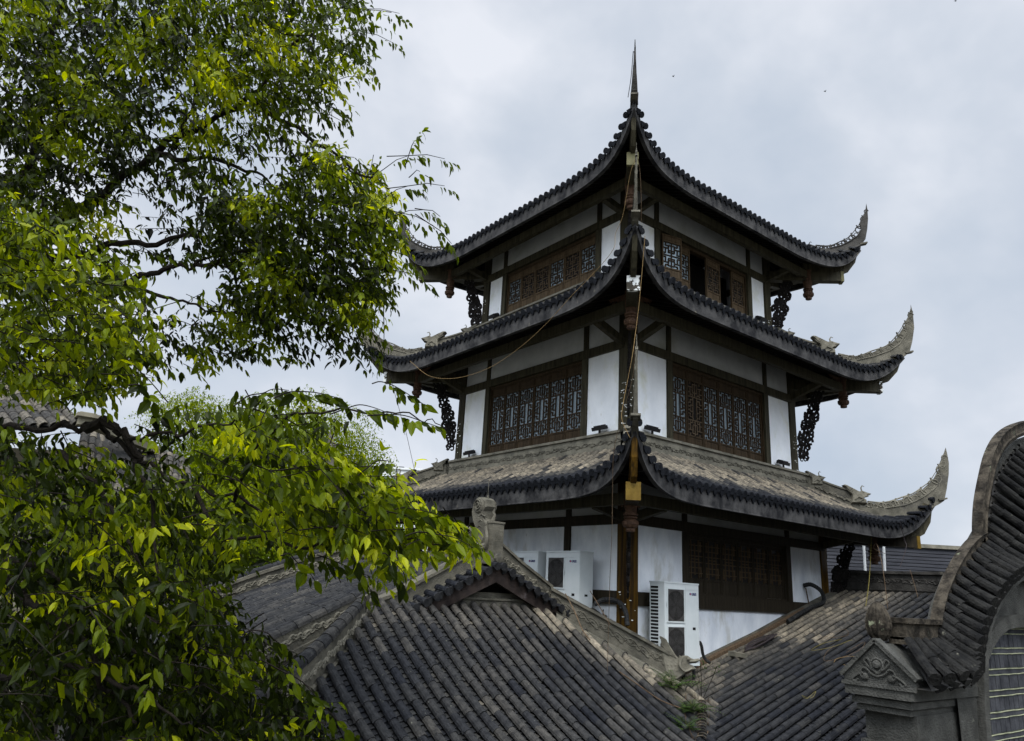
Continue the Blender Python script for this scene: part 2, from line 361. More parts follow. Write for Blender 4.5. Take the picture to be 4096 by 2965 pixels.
# ================================================================== PAGODA
pag = thing('pagoda', (0, 0, -1), 'three storey white walled pagoda with dark upturned tiled roofs behind the low roofs', 'pagoda')
def fin(o):
    o.parent = pag; return shift(o)
def fin2(o, p):                          # sub-part of a part
    o.parent = p; o.matrix_parent_inverse = p.matrix_world.inverted() if False else Matrix.Identity(4)
    return o
FR = [Rz(-pi/2*k) for k in range(4)]
def fp(a, o, z): return V((a, -o, z))
ST = {1: dict(w=2.688, o=.197, i=1.22, zb=-1.6, zt=1.886, zc=2.7, W0=.98, W1=1.84, sill=(.76, .951)),
      2: dict(w=2.40, o=.21, i=.937, zb=2.7, zt=4.729, zc=5.45, W0=3.36, W1=4.68, sill=None),
      3: dict(w=2.149, o=.226, i=.684, zb=5.45, zt=7.286, zc=8.2, W0=6.36, W1=7.22, sill=None)}
BT = .15
LAT_TALL = [(0, .285, 1, .285), (.36, .285, .36, .715), (.5, 0, .5, .285), (.34, .04, .34, .2), (.34, .2, .5, .2), (.17, .1, .17, .285), (0, .1, .34, .1), (.17, .235, .34, .235), (.34, .235, .34, .285), (0, .2, .17, .2),
            (.17, .34, .36, .34), (.17, .34, .17, .40), (0, .40, .17, .40), (.17, .44, .36, .44), (.17, .44, .17, .5), (0, .47, .17, .47), (.34, .04, .66, .04), (.17, 0, .17, .04)]
LAT_SHORT = [(.5, 0, .5, 1), (.33, .1, .33, .38), (.33, .38, .5, .38), (0, .22, .33, .22), (.16, .22, .16, .42), (.16, .42, 0, .42), (.33, .3, .67, .3), (.33, .1, .5, .1), (.16, 0, .16, .12), (.16, .12, .33, .12), (0, .5, 1, .5)]
LAT_GRID = [(.25, 0, .25, 1), (.5, .1, .5, .9), (0, .14, 1, .14), (.1, .28, .9, .28), (0, .42, .5, .42), (.25, .5, .75, .5), (.12, .05, .12, .3)]
def make_leaf(W, H, topf, botf, lat, wood, glass, bar=.015):
    fr = MB(); s = .022; zt = H*(1-topf); zl = H*botf
    fr.bb((0, -.02, 0), (s, .02, H)); fr.bb((W-s, -.02, 0), (W, .02, H))
    fr.bb((s, -.02, H-s), (W-s, .02, H)); fr.bb((s, -.02, 0), (W-s, .02, s))
    fr.bb((s, -.02, zt), (W-s, .02, zt+.028)); fr.bb((s, -.02, zl-.028), (W-s, .02, zl))
    fr.bb((s, -.008, zt+.028), (W-s, .012, H-s)); fr.bb((s, -.008, s), (W-s, .012, zl-.028))
    fr.bb((s+.02, -.014, zt+.045), (W-s-.02, -.006, H-s-.018)); fr.bb((s+.02, -.014, s+.018), (W-s-.02, -.006, zl-.045))
    lt = MB(); x0, x1 = s, W-s; z0, z1 = zl, zt; b = bar/2; segs = set()
    for (u0, v0, u1, v1) in lat:
        for fx in (0, 1):
            for fy in (0, 1):
                q = [u0, v0, u1, v1]
                if fx: q[0], q[2] = 1-q[0], 1-q[2]
                if fy: q[1], q[3] = 1-q[1], 1-q[3]
                a, c = sorted((round(q[0], 3), round(q[2], 3))); d, g = sorted((round(q[1], 3), round(q[3], 3))); segs.add((a, d, c, g))
    for (a, d, c, g) in segs:
        X0, X1 = x0+(x1-x0)*a, x0+(x1-x0)*c; Z0, Z1 = z0+(z1-z0)*d, z0+(z1-z0)*g
        dy = .008 if X1-X0 > Z1-Z0 else .0095
        lt.bb((X0-b, -dy, Z0-b), (X1+b, dy, Z1+b))
    gl = MB(); gl.bb((x0, .012, z0), (x1, .016, z1))
    return fr, lt, gl, wood, glass
def place_leaf(src, T, parent):
    fr, lt, gl, wood, glass = src
    if 'me' not in cache_l.setdefault(id(src), {}):
        f = fr.build('window_leaf', wood, None); l = lt.build('lattice', 'lattice_wood' if glass == 'glass' else ('lattice_light' if wood != 'wood_lower' else 'wood_light'), None); g = gl.build('pane', glass, None)
        cache_l[id(src)].update(me=(f, l, g)); objs = (f, l, g)
    else:
        objs = tuple(o.copy() for o in cache_l[id(src)]['me'])
        for o in objs: col.objects.link(o)
    f, l, g = objs; f.parent = parent; f.matrix_basis = Matrix.Translation(-V(parent.location)) @ T
    for o in (l, g): o.parent = f; o.matrix_basis = Matrix.Identity(4)
    return objs
cache_l = {}
LW = (2*(2.149-.684-.13)-.08)/6
LEAF = {1: make_leaf(.438, .86, .06, .26, LAT_GRID, 'wood_lower', 'glass_dark', .013),
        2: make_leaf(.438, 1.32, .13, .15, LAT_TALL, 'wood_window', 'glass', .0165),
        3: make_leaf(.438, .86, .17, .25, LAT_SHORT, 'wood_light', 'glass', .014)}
LEAF_OPEN = make_leaf(.438, 1.32, .13, .15, LAT_TALL, 'wood_window', 'room_dark', .0165)
LEAF_HALF = make_leaf(.438, .86, .17, .25, LAT_SHORT, 'wood_light', 'glass_dark', .014)
for k, S_ in ST.items():
    w, o, i_, zb, zt, zc = S_['w'], S_['o'], S_['i'], S_['zb'], S_['zt'], S_['zc']
    pa, pb = w-o, w-i_; aw = pb-.13
    for fc in range(4):
        P = MB(); P.T = FR[fc]
        if fc == 0 or fc == 1:
            for sg in (-1, 1): P.bb(fp(sg*pa, w-.02, zb), fp(sg*pb, w-.12, zt))
            z_low = (S_['sill'][0] if S_['sill'] else S_['W0']-.04)
            P.bb(fp(-aw, w-.02, zb), fp(aw, w-.12, z_low))
            if k == 1 and fc == 1: P.bb(fp(-aw, w-.02, z_low), fp(aw, w-.12, zt))
        else:
            P.bb(fp(-pa, w-.02, zb), fp(pa, w-.12, zt))
        fin(P.build('wall', 'plaster' if k > 1 else 'plaster_stained', pag))
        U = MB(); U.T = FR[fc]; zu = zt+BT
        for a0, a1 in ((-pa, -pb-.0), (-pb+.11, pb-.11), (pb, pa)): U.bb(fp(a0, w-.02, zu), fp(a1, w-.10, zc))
        fin(U.build('transom_wall', 'plaster_eave_shade', pag))
        wd = 'wood_dark' if k > 1 else 'wood_lower'
        B_ = MB(); B_.T = FR[fc]
        B_.bb(fp(-w+.1, w+.03, zt), fp(w-.1, w-.13, zu))
        fin(B_.build('beam', wd, pag))
        for sg in (-1, 1):
            Q = MB(); Q.T = FR[fc]
            Q.bb(fp(sg*pb, w+.015, zb), fp(sg*aw, w-.13, zt)); Q.bb(fp(sg*pb, w+.005, zu), fp(sg*(pb-.11), w-.12, zc))
            fin(Q.build('post', wd, pag))
        if fc < 2:
            if k == 1:
                Z0, Z1 = S_['sill']; Q = MB(); Q.T = FR[fc]
                for a0, a1 in ((-pa, -pb), (-aw, aw), (pb, pa)): Q.bb(fp(a0, w+.02, Z0), fp(a1, w-.12, Z1))
                fin(tag(Q.build('sill_beam', 'wood_lower', pag)))
            if not (k == 1 and fc == 1):
                Q = MB(); Q.T = FR[fc]; W0, W1 = S_['W0'], S_['W1']
                Q.bb(fp(-aw, w-.02, W0-.04), fp(aw, w-.12, W0)); Q.bb(fp(-aw, w-.03, W1), fp(aw, w-.12, zt))
                for sg in (-1, 1): Q.bb(fp(sg*aw, w-.03, W0), fp(sg*(aw-.025), w-.12, W1))
                fin(Q.build('window_frame', 'wood_window' if k > 1 else 'wood_lower', pag))
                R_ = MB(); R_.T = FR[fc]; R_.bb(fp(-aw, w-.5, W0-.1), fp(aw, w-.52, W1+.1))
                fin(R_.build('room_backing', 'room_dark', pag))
                lw = .438; n = 6; x0 = -n*lw/2
                for j in range(n):
                    src = LEAF[k]; rot = 0; hx = x0+j*lw; out_ = w-.07
                    T = None
                    if k == 3 and fc == 0:
                        if j == 0: rot = -14; out_ = w+.03
                        if j == 1: rot = -3
                        if j == 2: continue
                        if j == 3: hx += .05; rot = 0; out_ = w-.05; src = LEAF_HALF
                        if j == 4: continue
                        if j == 5: src = LEAF_HALF
                    if k == 2 and fc == 0 and j == 1: src = LEAF_OPEN
                    if k == 3 and fc == 1 and j in (1, 2, 4): src = LEAF_HALF
                    T = FR[fc] @ Matrix.Translation(fp(hx, out_, W0+.002)) @ Rz(rad(rot)) @ Matrix.Scale(.965, 4, (1, 0, 0))
                    place_leaf(src, T, pag)
    # floor slab keeps the storeys dark inside
    F_ = MB(); F_.box((0, 0, zb+.05), (2*w-.3, 2*w-.3, .08)); fin(F_.build('floor_slab', 'room_dark', pag))
    for cx, cy in ((-1, -1), (1, -1), (1, 1), (-1, 1)):
        Q = MB(); c = w-.085; g = .045
        # two posts that leave a slit on the outer corner, with short rungs in it
        hi = zc if k > 1 else zt+.6
        Q.box((cx*(c-.02), cy*(c+.055), (zb+hi)/2), (.19, .085, hi-zb)); Q.box((cx*(c+.055), cy*(c-.02), (zb+hi)/2), (.085, .19-.001, hi-zb-.002))
        lo, up = {1: (.95, 1.75), 2: (3.4, 4.7), 3: (6.4, 7.25)}[k]
        Q2 = MB()
        z = zb
        Q.box((cx*(c+.055), cy*(c+.055), (zb+lo)/2), (.083, .083, lo-zb)); Q.box((cx*(c+.055), cy*(c+.055), (up+hi)/2), (.083, .083, hi-up))
        z = lo+.07
        while z < up:
            Q2.box((cx*(c+.045), cy*(c+.045), z), (.07, .07, .022)); z += .12
        co = fin(Q.build('corner_column', 'wood_gold' if k == 1 else 'wood_dark', pag))
        r2 = Q2.build('rung', 'wood_black', co); r2.parent = co
        # flaking white paint on the arrises
        K = MB()
        for q in range(34 if k == 2 else 10):
            zz = random.uniform(zb+.65 if k == 2 else (1.0 if k == 1 else 6.4), zb+1.5 if k == 2 else (0.3 if k == 1 else 6.9)); L_ = random.uniform(.02, .07); h_ = random.uniform(.006, .02)
            a_ = random.choice((0, 1)); pz = random.uniform(-.06, .08)
            pts = [(-L_/2, 0), (-L_*.2, h_/2), (L_*.3, h_*.3), (L_/2, h_*.1), (L_*.2, -h_/2), (-L_*.3, -h_*.2)]
            if a_: K.prism(pts, (cx*(c+pz), cy*(c+.0985), zz), (1, 0, 0), (0, 0, 1), .003)
            else: K.prism(pts, (cx*(c+.0985), cy*(c+pz), zz), (0, 1, 0), (0, 0, 1), .003)
        pk = K.build('paint_flakes', 'peel', co); pk.parent = co

# ---- roofs of the pagoda
RF = {1: dict(em=3.79, D=4.115, z0=2.137, ri=.72, a0=1.6, p=5.2, pe=4, rt=2.56, zt=3.00, ringtop=3.335, pend=3.29, pz=(1.70, 2.24), beam=(5.43, 2.13), bm='paint_gold',
              hip=[(2.56, 2.99), (3.08, 2.66), (3.3, 2.56), (3.58, 2.53), (3.81, 2.64), (3.99, 2.78), (4.12, 2.93)]),
      2: dict(em=3.60, D=3.926, z0=5.045, ri=.70, a0=1.49, p=4.14, pe=3.56, rt=2.28, zt=6.0, ringtop=6.28, pend=3.06, pz=(4.68, 5.30), beam=(5.03, 5.10), bm='paint_peel',
              hip=[(2.28, 5.98), (2.9, 5.70), (3.28, 5.53), (3.59, 5.54), (3.8, 5.66), (3.93, 5.85)]),
      3: dict(em=3.103, D=3.475, z0=7.52, ri=.59, a0=1.447, p=5, pe=1.9, rt=.35, zt=9.35, ringtop=9.5, pend=2.69, pz=(6.98, 7.62), beam=(4.48, 7.47), bm='paint_olive',
              hip=[(.35, 9.35), (1.4, 8.55), (2.2, 8.12), (2.7, 7.98), (3.0, 8.00), (3.2, 8.08), (3.475, 8.22)])}
def eave(q, a):
    g = max(0, min(1, (abs(a)-q['a0'])/(q['D']-q['a0'])))
    return q['em']+(q['D']-q['em'])*g**q['pe'], q['z0']+q['ri']*g**q['p'], g
def fh(g): return .2*(1-.45*g**3)
def rsurf(q, a, o):
    e_, ze, g = eave(q, a); zE = ze+fh(g)+.012
    us = max(q['rt'], abs(a)); zT = q['zt'] if abs(a) < q['rt'] else max(interp(q['hip'], abs(a)), zE+.01)
    if e_-us < 1e-3: return zE
    s = max(0, min(1, (o-us)/(e_-us)))
    return zE+(zT-zE)*(1-s)**1.22
SPIRE = {1: [((4.40, 2.66), (4.42, 2.90), .055), ((4.62, 2.62), (4.62, 2.84), .06), ((4.93, 2.62), (4.93, 2.86), .06), ((5.27, 2.64), (5.25, 2.95), .062), ((5.5, 2.71), (5.45, 3.05), .064), ((5.72, 2.84), (5.62, 3.15), .065), ((5.88, 2.93), (5.76, 3.28), .064), ((5.98, 3.0), (5.85, 3.38), .055), ((6.05, 3.22), (5.95, 3.55), .04), ((6.12, 3.5), (6.03, 3.72), .028), ((6.15, 3.72), (6.09, 3.84), .018), ((6.14, 3.92), (6.13, 3.94), .012)],
         2: [((4.1, 5.62), (4.1, 5.86), .055), ((4.3, 5.58), (4.3, 5.79), .06), ((4.65, 5.58), (4.64, 5.76), .06), ((5.0, 5.64), (4.95, 5.86), .062), ((5.38, 5.76), (5.24, 6.0), .064), ((5.58, 5.86), (5.43, 6.17), .064), ((5.66, 5.95), (5.53, 6.33), .05), ((5.73, 6.15), (5.63, 6.47), .036), ((5.80, 6.45), (5.73, 6.65), .024), ((5.81, 6.72), (5.78, 6.8), .014), ((5.80, 6.86), (5.79, 6.88), .01)],
         3: [((3.75, 8.06), (3.8, 8.22), .055), ((4.0, 8.08), (4.02, 8.21), .06), ((4.3, 8.08), (4.3, 8.22), .06), ((4.55, 8.13), (4.53, 8.30), .06), ((4.75, 8.2), (4.70, 8.42), .062), ((4.92, 8.28), (4.83, 8.55), .06), ((5.02, 8.42), (4.94, 8.73), .045), ((5.08, 8.66), (5.02, 8.9), .032), ((5.12, 8.9), (5.09, 9.03), .02), ((5.13, 9.14), (5.12, 9.2), .012)]}
def dpt(kq, d, z, s=0):                  # point in the vertical diagonal plane kq (0 near, going round), s sideways
    dv = [V((-1, -1, 0)), V((1, -1, 0)), V((1, 1, 0)), V((-1, 1, 0))][kq].normalized(); sv = V((-dv.y, dv.x, 0))
    return dv*d+sv*s+V((0, 0, z))
def blade(mb, kq, st, shrink=(0, 1), hs=1):
    A, B, C_, D_ = [], [], [], []
    for (b, t, h) in st:
        b2 = (lerp(b[0], t[0], shrink[0]), lerp(b[1], t[1], shrink[0])); t2 = (lerp(b[0], t[0], shrink[1]), lerp(b[1], t[1], shrink[1])); h *= hs
        h *= .72; A.append(dpt(kq, b2[0], b2[1], -h)); B.append(dpt(kq, b2[0], b2[1], h)); C_.append(dpt(kq, t2[0], t2[1], h*.8)); D_.append(dpt(kq, t2[0], t2[1], -h*.8))
    mb.band(A, B, C_, D_)
def beast(mb, kq, d, z, s=1.0, th=.1, flip=1):
    o = dpt(kq, d, z); ux = (dpt(kq, 1, 0))*flip
    beast_at(mb, o, ux, s, th)
def beast_at(mb, o, ux, s=1.0, th=.1):
    pts = [(0, 0), (.02, .13), (-.02, .2), (-.1, .3), (-.07, .31), (.0, .27), (.08, .215), (.14, .2), (.2, .215), (.26, .19), (.33, .17), (.31, .15), (.25, .145), (.29, .125), (.24, .11), (.2, .09), (.25, .05), (.25, 0)]
    mb.prism([(x*s, y*s) for x, y in pts][::1], o, ux, V((0, 0, 1)), th*s*1.6, inset=.12)
    sv = ux.cross(V((0, 0, 1)))
    for sg in (-1, 1):
        for j in range(4):
            mb.tube([o+ux*s*(.14-.01*j)+V((0, 0, s*(.19-.018*j)))+sv*sg*.07*s, o+ux*s*(.02-.01*j)+V((0, 0, s*(.25-.022*j)))+sv*sg*.082*s, o+ux*s*(-.06)+V((0, 0, s*(.295-.02*j)))+sv*sg*.06*s], .007*s, 4)
        mb.lathe([(.0, -.012), (.02, 0), (.0, .012)], o+ux*s*.2+V((0, 0, s*.19))+sv*sg*.075*s, 6)
        mb.tube([o+ux*s*.12+V((0, 0, .03))+sv*sg*.082*s, o+ux*s*.19+V((0, 0, s*.07))+sv*sg*.09*s, o+ux*s*.12+V((0, 0, s*.11))+sv*sg*.085*s, o+ux*s*.06+V((0, 0, s*.06))+sv*sg*.08*s], .012*s, 5)
    mb.tube([o+ux*s*(.2)+V((0, 0, s*.21)), o+ux*s*.19+V((0, 0, s*.27)), o+ux*s*.215+V((0, 0, s*.305)), o+ux*s*.245+V((0, 0, s*.29))], [.012*s, .011*s, .009*s, .005*s], 5)
def ttint(k, f):
    q = RF[k]
    def t(p):
        out_ = max(abs(p.x), abs(p.y)); a_ = min(abs(p.x), abs(p.y)); e_ = q['em']
        u = (e_-out_)/(e_-q['rt'])
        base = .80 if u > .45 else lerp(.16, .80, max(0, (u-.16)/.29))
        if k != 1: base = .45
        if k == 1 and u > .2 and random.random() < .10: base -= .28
        return max(0, min(1, base+random.uniform(-.09, .07)))
    return t
for k, q in RF.items():
    roof = MB()
    for fc in range(4):
        # deck and soffit sheets
        N = 60; aa = [-q['D']+2*q['D']*i/N for i in range(N+1)]
        M_ = 9
        dk, so = MB(), MB(); dk.T = so.T = FR[fc]
        for layer, mb_, dz in ((0, dk, -.012), (1, so, -.17)):
            grid = []
            for a in aa:
                e_, ze, g = eave(q, a); us = max(q['rt'], abs(a)) if layer == 0 else max(ST[k]['w']-.02, abs(a)); row = []
                for j in range(M_+1):
                    o_ = lerp(us, e_-.01, j/M_)
                    if layer == 0: z_ = rsurf(q, a, o_)+dz
                    else:
                        z_ = min(rsurf(q, a, o_)-.1, lerp(ze+.04, ze+.62, ((e_-o_)/(e_-us+1e-6)) if e_-us > .01 else 0)) if j < M_ else ze+.035
                        z_ = min(z_, rsurf(q, a, o_)-.06)
                    row.append(fp(a, o_, z_))
                grid.append(row)
            vs = [p for r_ in grid for p in r_]; m_ = M_+1
            mb_.add(vs, [(i*m_+j, i*m_+j+1, (i+1)*m_+j+1, (i+1)*m_+j) for i in range(N) for j in range(M_)])
        rf = fin(dk.build('roof', 'deck', pag))
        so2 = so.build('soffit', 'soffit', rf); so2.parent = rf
        # fascia board
        A, B, C_, D_ = [], [], [], []
        for a in aa:
            e_, ze, g = eave(q, a); h = fh(g); s1 = 1 if abs(a) < q['D']-.05 else .985
            A.append(fp(a, e_, ze)); B.append(fp(a*s1, e_-.05, ze)); C_.append(fp(a*s1, e_-.03, ze+h)); D_.append(fp(a, e_+.02, ze+h))
        fa = MB(); fa.T = FR[fc]; fa.band(A, B, C_, D_)
        a2 = [fp(a, eave(q, a)[0]+.012, eave(q, a)[1]-.028) for a in aa]; b2 = [p+V((0, .07, 0)) for p in a2]
        fa.band(a2, b2, [p+V((0, 0, .024)) for p in b2], [p+V((0, 0, .024)) for p in a2])
        f2 = fa.build('fascia', 'fascia', rf); f2.parent = rf
        # rafters under the eave
        ra = MB(); ra.T = FR[fc]; a = -q['em']+.12
        while a < q['em']-.1:
            e_, ze, g = eave(q, a); i0 = max(ST[k]['w'], abs(a))
            if e_-i0 > .15:
                zi = min(rsurf(q, a, i0)-.12, ze+.5); ra.beam(fp(a, i0, zi-.03), fp(a, e_-.06, ze+.03), .035, .05, tint=.3)
            a += .155
        r3 = ra.build('rafters', 'wood_black', rf); r3.parent = rf; 
        if k > 1:
            lm = MB(); lm.T = FR[fc]; a = -q['em']+.2
            while a < q['em']-.15:
                e_, ze, g = eave(q, a)
                for do_ in (.14, .27, .40, .53):
                    o_ = e_-do_
                    if o_ < max(ST[k]['w'], abs(a))+.05 or random.random() < .25: continue
                    zz = min(rsurf(q, a, o_)-.1, lerp(ze+.04, ze+.62, (e_-o_)/(e_-max(ST[k]['w']-.02, abs(a)))))
                    lm.tube([fp(a+.03*math.cos(t_), o_, min(zz, rsurf(q, a, o_)-.06)-.004+.012*math.sin(t_)) for t_ in (.3, 1.2, 2.1, 2.9)], .003, 3)
                a += .1
            o_ = lm.build('lime_marks', 'stone_light', rf); o_.parent = rf
        # tiles
        tl, pn = MB(), MB(); tl.T = pn.T = FR[fc]
        pitch = .150; n = int(q['D']/pitch); tf = ttint(k, fc)
        lowest = q['rt'] if k < 3 else 1.2
        for j in range(-n, n+1):
            a = j*pitch
            for typ, ac in (('c', a), ('p', a+pitch/2)):
                if abs(ac) > q['D']-.03: continue
                e_, ze, g = eave(q, ac); us = max(lowest, abs(ac)+.02)
                L = e_-us
                if L < .02: us = e_-.03
                pts = []
                for i in range(9):
                    o_ = lerp(us, e_+.045, i/8); pts.append(fp(ac, o_, rsurf(q, ac, min(o_, e_))))
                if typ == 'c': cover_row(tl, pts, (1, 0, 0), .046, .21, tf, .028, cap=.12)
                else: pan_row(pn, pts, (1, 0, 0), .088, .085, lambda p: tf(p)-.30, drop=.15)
        t1 = tl.build('cover_tiles', 'tile', rf); t1.parent = rf
        t2 = pn.build('pan_tiles', 'tile_pan', rf); t2.parent = rf
        # ring ridge against the wall
        if k < 3:
            zt_, zr = q['zt'], q['ringtop']; ro = q['rt']-.02; wn = ST[k+1]['w']-.02
            rd = MB(); rd.T = FR[fc]
            rd.bb(fp(-ro, ro, zt_-.14), fp(ro, wn, zr-.04)); rd.bb(fp(-ro-.03, ro+.03, zr-.04), fp(ro+.03, wn, zr)); rd.bb(fp(-ro-.02, ro+.02, zt_+.02), fp(ro+.02, wn, zt_+.045))
            rr = fin(rd.build('wall_ridge', 'stone_light', pag))
            cv = MB(); cv.T = FR[fc]
            vine(cv, [fp(-ro+.1, ro, (zt_+.045+zr-.04)/2), fp(ro-.1, ro, (zt_+.045+zr-.04)/2)], (0, 0, 1), (0, -1, 0), .03, .36, .0075, .03, .002)
            c2_ = cv.build('carving', 'stone', rr); c2_.parent = rr
    for kq in range(4):
        # hip ridge band
        if k < 3:
            d0, d1 = q['rt']*1.414, {1: 4.42, 2: 4.08}[k]
            zt0, zt1 = q['ringtop'], {1: 3.0, 2: 6.0-.06}[k]
            hb = MB(); st = []
            for i in range(7):
                d = lerp(d0-.1, d1, i/6); zb_ = interp(q['hip'], d/1.414)-.06; st.append(((d, zb_), (d, lerp(zt0-.01, zt1, i/6)-.03*math.sin(pi*i/6)), .055))
            blade(hb, kq, st)
            st2 = [((t[0], t[1]), (t[0], t[1]+.035), .075) for b, t, h in st]; blade(hb, kq, st2)
            st3 = [((b[0], b[1]), (b[0], b[1]+.09), .085) for b, t, h in st]; blade(hb, kq, st3)
        else:
            hb = MB(); st = []
            for i in range(10):
                d = lerp(.5, 3.85, i/9); zb_ = interp(q['hip'], d/1.414)-.05; st.append(((d, zb_), (d, zb_+.26), .06))
            blade(hb, kq, st)
        hr = fin(hb.build('hip_ridge', 'stone_dark' if k == 3 else 'stone', pag))
        if k < 3:
            cv = MB()
            for sg in (-1, 1):
                pth = [dpt(kq, (b[0]+t[0])/2, b[1]*.45+t[1]*.55, sg*.056) for b, t, h in st[1:]]
                vine(cv, pth, (0, 0, 1), dpt(kq, 0, 0, sg), .02, .3, .0065, .024)
            beast(cv, kq, d0-.02, q['ringtop']-.2, .85, .1)
            o_ = cv.build('carving', 'stone_light', hr); o_.parent = hr
        bd = {1: (4.30, 2.80, 1.15), 2: (3.92, 5.78, 1.25), 3: (3.70, 8.0, 1.0)}[k]
        bs = MB(); beast(bs, kq, *bd, .1)
        fin(bs.build('roof_beast', 'stone_light' if k < 3 else 'stone_dark', pag))
        # sweeping corner spire
        sp = MB(); ss = [((b[0], b[1]-.07), t, h*(1-(.45 if k < 3 else .1)*min(1, i_/7))) for i_, (b, t, h) in enumerate(SPIRE[k])]
        blade(sp, kq, ss, (0, .60)); blade(sp, kq, [s_ for s_ in ss], (-.02, .10), 1.4)
        blade(sp, kq, ss[-4:], (0, 1))
        if k < 3: blade(sp, kq, ss, (.55, .93), .45)
        blade(sp, kq, [((s_[0][0], s_[0][1]), s_[1], s_[2]) for s_ in ss[2:-2]], (.60, .66), 1.25)
        so_ = fin(sp.build('corner_spire', 'stone' if k == 1 else ('stone' if k == 2 else 'stone_dark'), pag))
        sc = MB()
        mids = [((b[0]*.25+t[0]*.75), (b[1]*.25+t[1]*.75), math.hypot(t[0]-b[0], t[1]-b[1])) for b, t, h in ss]
        cum = [0]
        for a_, b_ in zip(mids, mids[1:]): cum.append(cum[-1]+math.hypot(b_[0]-a_[0], b_[1]-a_[1]))
        s_ = .12; i_ = 0
        while s_ < cum[-1]-.12:
            jx = max(j for j in range(len(cum)) if cum[j] <= s_); jx = min(jx, len(cum)-2); t_ = (s_-cum[jx])/(cum[jx+1]-cum[jx])
            cd_, cz_, hh = [lerp(mids[jx][c], mids[jx+1][c], t_) for c in range(3)]
            dx, dz = mids[jx+1][0]-mids[jx][0], mids[jx+1][1]-mids[jx][1]; ln = math.hypot(dx, dz); dx, dz = dx/ln, dz/ln; nx, nz = -dz, dx
            rr_ = max(.024, hh*.21); sg = 1 if i_ % 2 else -1
            pts = []
            for j in range(10):
                an = -1.2+j*.72; r_ = rr_*(1.25-.10*j)
                u_ = math.cos(an)*r_*1.15*sg; v_ = math.sin(an)*r_*sg+rr_*.1
                pts.append((u_, v_))
            tk_ = max(.25, 1-.8*s_/cum[-1])
            for sd_ in ((-1, 1) if k < 3 else (0,)):
                sc.tube([dpt(kq, cd_+dx*u_+nx*v_, cz_+dz*u_+nz*v_, sd_*.018*tk_) for u_, v_ in pts], [w_*(.45+.55*tk_) for w_ in (.020, .022, .022, .020, .018, .016, .015, .014, .012, .012)], 5)
            s_ += rr_*1.75; i_ += 1
        top = [dpt(kq, t[0], t[1]) for b, t, h in ss[1:-1]]
        sc.tube(smoothpath([p_+V((0, 0, .012*(-1)**i_)) for i_, p_ in enumerate(top[:-2])], 3), [.017-.011*i_/(3*(len(top)-3)) for i_ in range(3*(len(top)-3)+1)], 5)
        o_ = sc.build('scrollwork', 'stone_light' if k == 1 else ('stone' if k == 2 else 'stone_dark'), so_); o_.parent = so_
        cl = MB()  # collar where the spire leaves the eave
        bD, bZ = {1: (5.93, 2.95), 2: (5.62, 5.85), 3: (4.95, 8.25)}[k]
        cl.beam(dpt(kq, bD-.05, bZ-.02), dpt(kq, bD+.10, bZ+.015), .12, .03)
        o_ = cl.build('collar', 'stone', so_); o_.parent = so_
        # corner beams and the block end
        bd_, bz_ = q['beam']; cb = MB(); w_ = ST[k]['w']*1.414
        cb.beam(dpt(kq, w_-.1, bz_+.02), dpt(kq, bd_-.02, bz_), .16, .2)
        co = fin(cb.build('corner_beam', 'wood_dark' if k > 1 else 'wood_lower', pag))
        en = MB(); en.beam(dpt(kq, bd_-.03, bz_), dpt(kq, bd_+.03, bz_), .185, .225)
        o_ = en.build('beam_end', q['bm'], co); o_.parent = co
        ub = MB(); cD = q['D']*1.414; cZ = q['z0']+q['ri']
        pth = smoothpath([(bd_-.5, bz_+.13), (bd_-.1, bz_+.2), (bd_+.25*(cD-bd_)+.05, bz_+.42*(cZ-bz_)), (cD-.1, cZ-.02)] and [V((bd_-.5, bz_+.13, 0)), V((bd_-.15, bz_+.18, 0)), V((lerp(bd_, cD, .25)-.08, lerp(bz_, cZ, .45), 0)), V((cD-.16, cZ-.02, 0))], 4)
        for p0, p1 in zip(pth, pth[1:]): ub.beam(dpt(kq, p0.x, p0.y), dpt(kq, p1.x, p1.y), .1, .12)
        hz_ = lambda d: interp(q['hip'], d/1.414)-.14
        bp_ = [(bd_-.75, bz_+.02), (bd_-.03, bz_+.06), (lerp(bd_, cD, .35), lerp(bz_, cZ, .22)), (lerp(bd_, cD, .68), lerp(bz_, cZ, .52)), (cD-.06, cZ-.04), (cD-.12, cZ-.0), (cD-.35, hz_(cD-.35)), (cD-.7, hz_(cD-.7)), (bd_-.75, hz_(bd_-.75))]
        ub.prism(bp_, (0, 0, 0), dpt(kq, 1, 0), V((0, 0, 1)), .07)
        o_ = ub.build('upturned_rafter', 'wood_gold' if k == 1 and kq == 0 else 'wood_dark', co); o_.parent = co
        # hanging lotus post
        pz0, pz1 = q['pz']; pd = q['pend']*1.414; H = pz1-pz0
        pp = MB(); pr = [(.0, 0), (.05, .0), (.055, .02), (.05, .045), (.075, .06), (.092, .09), (.092, .13), (.07, .155), (.06, .16), (.078, .175), (.078, .19), (.06, .2), (.085, .215), (.085, .235), (.065, .25), (.07, .3), (.082, .42), (.082, H)]
        pp.lathe([(r_*1.18, z_) for r_, z_ in pr], dpt(kq, pd, pz0), 14)
        pe_ = fin(pp.build('hanging_post', 'wood_carved', pag, smooth=False))
        br = MB(); ex = [V((1, 0, 0)), V((0, 1, 0))]; pc = dpt(kq, pd, 0)
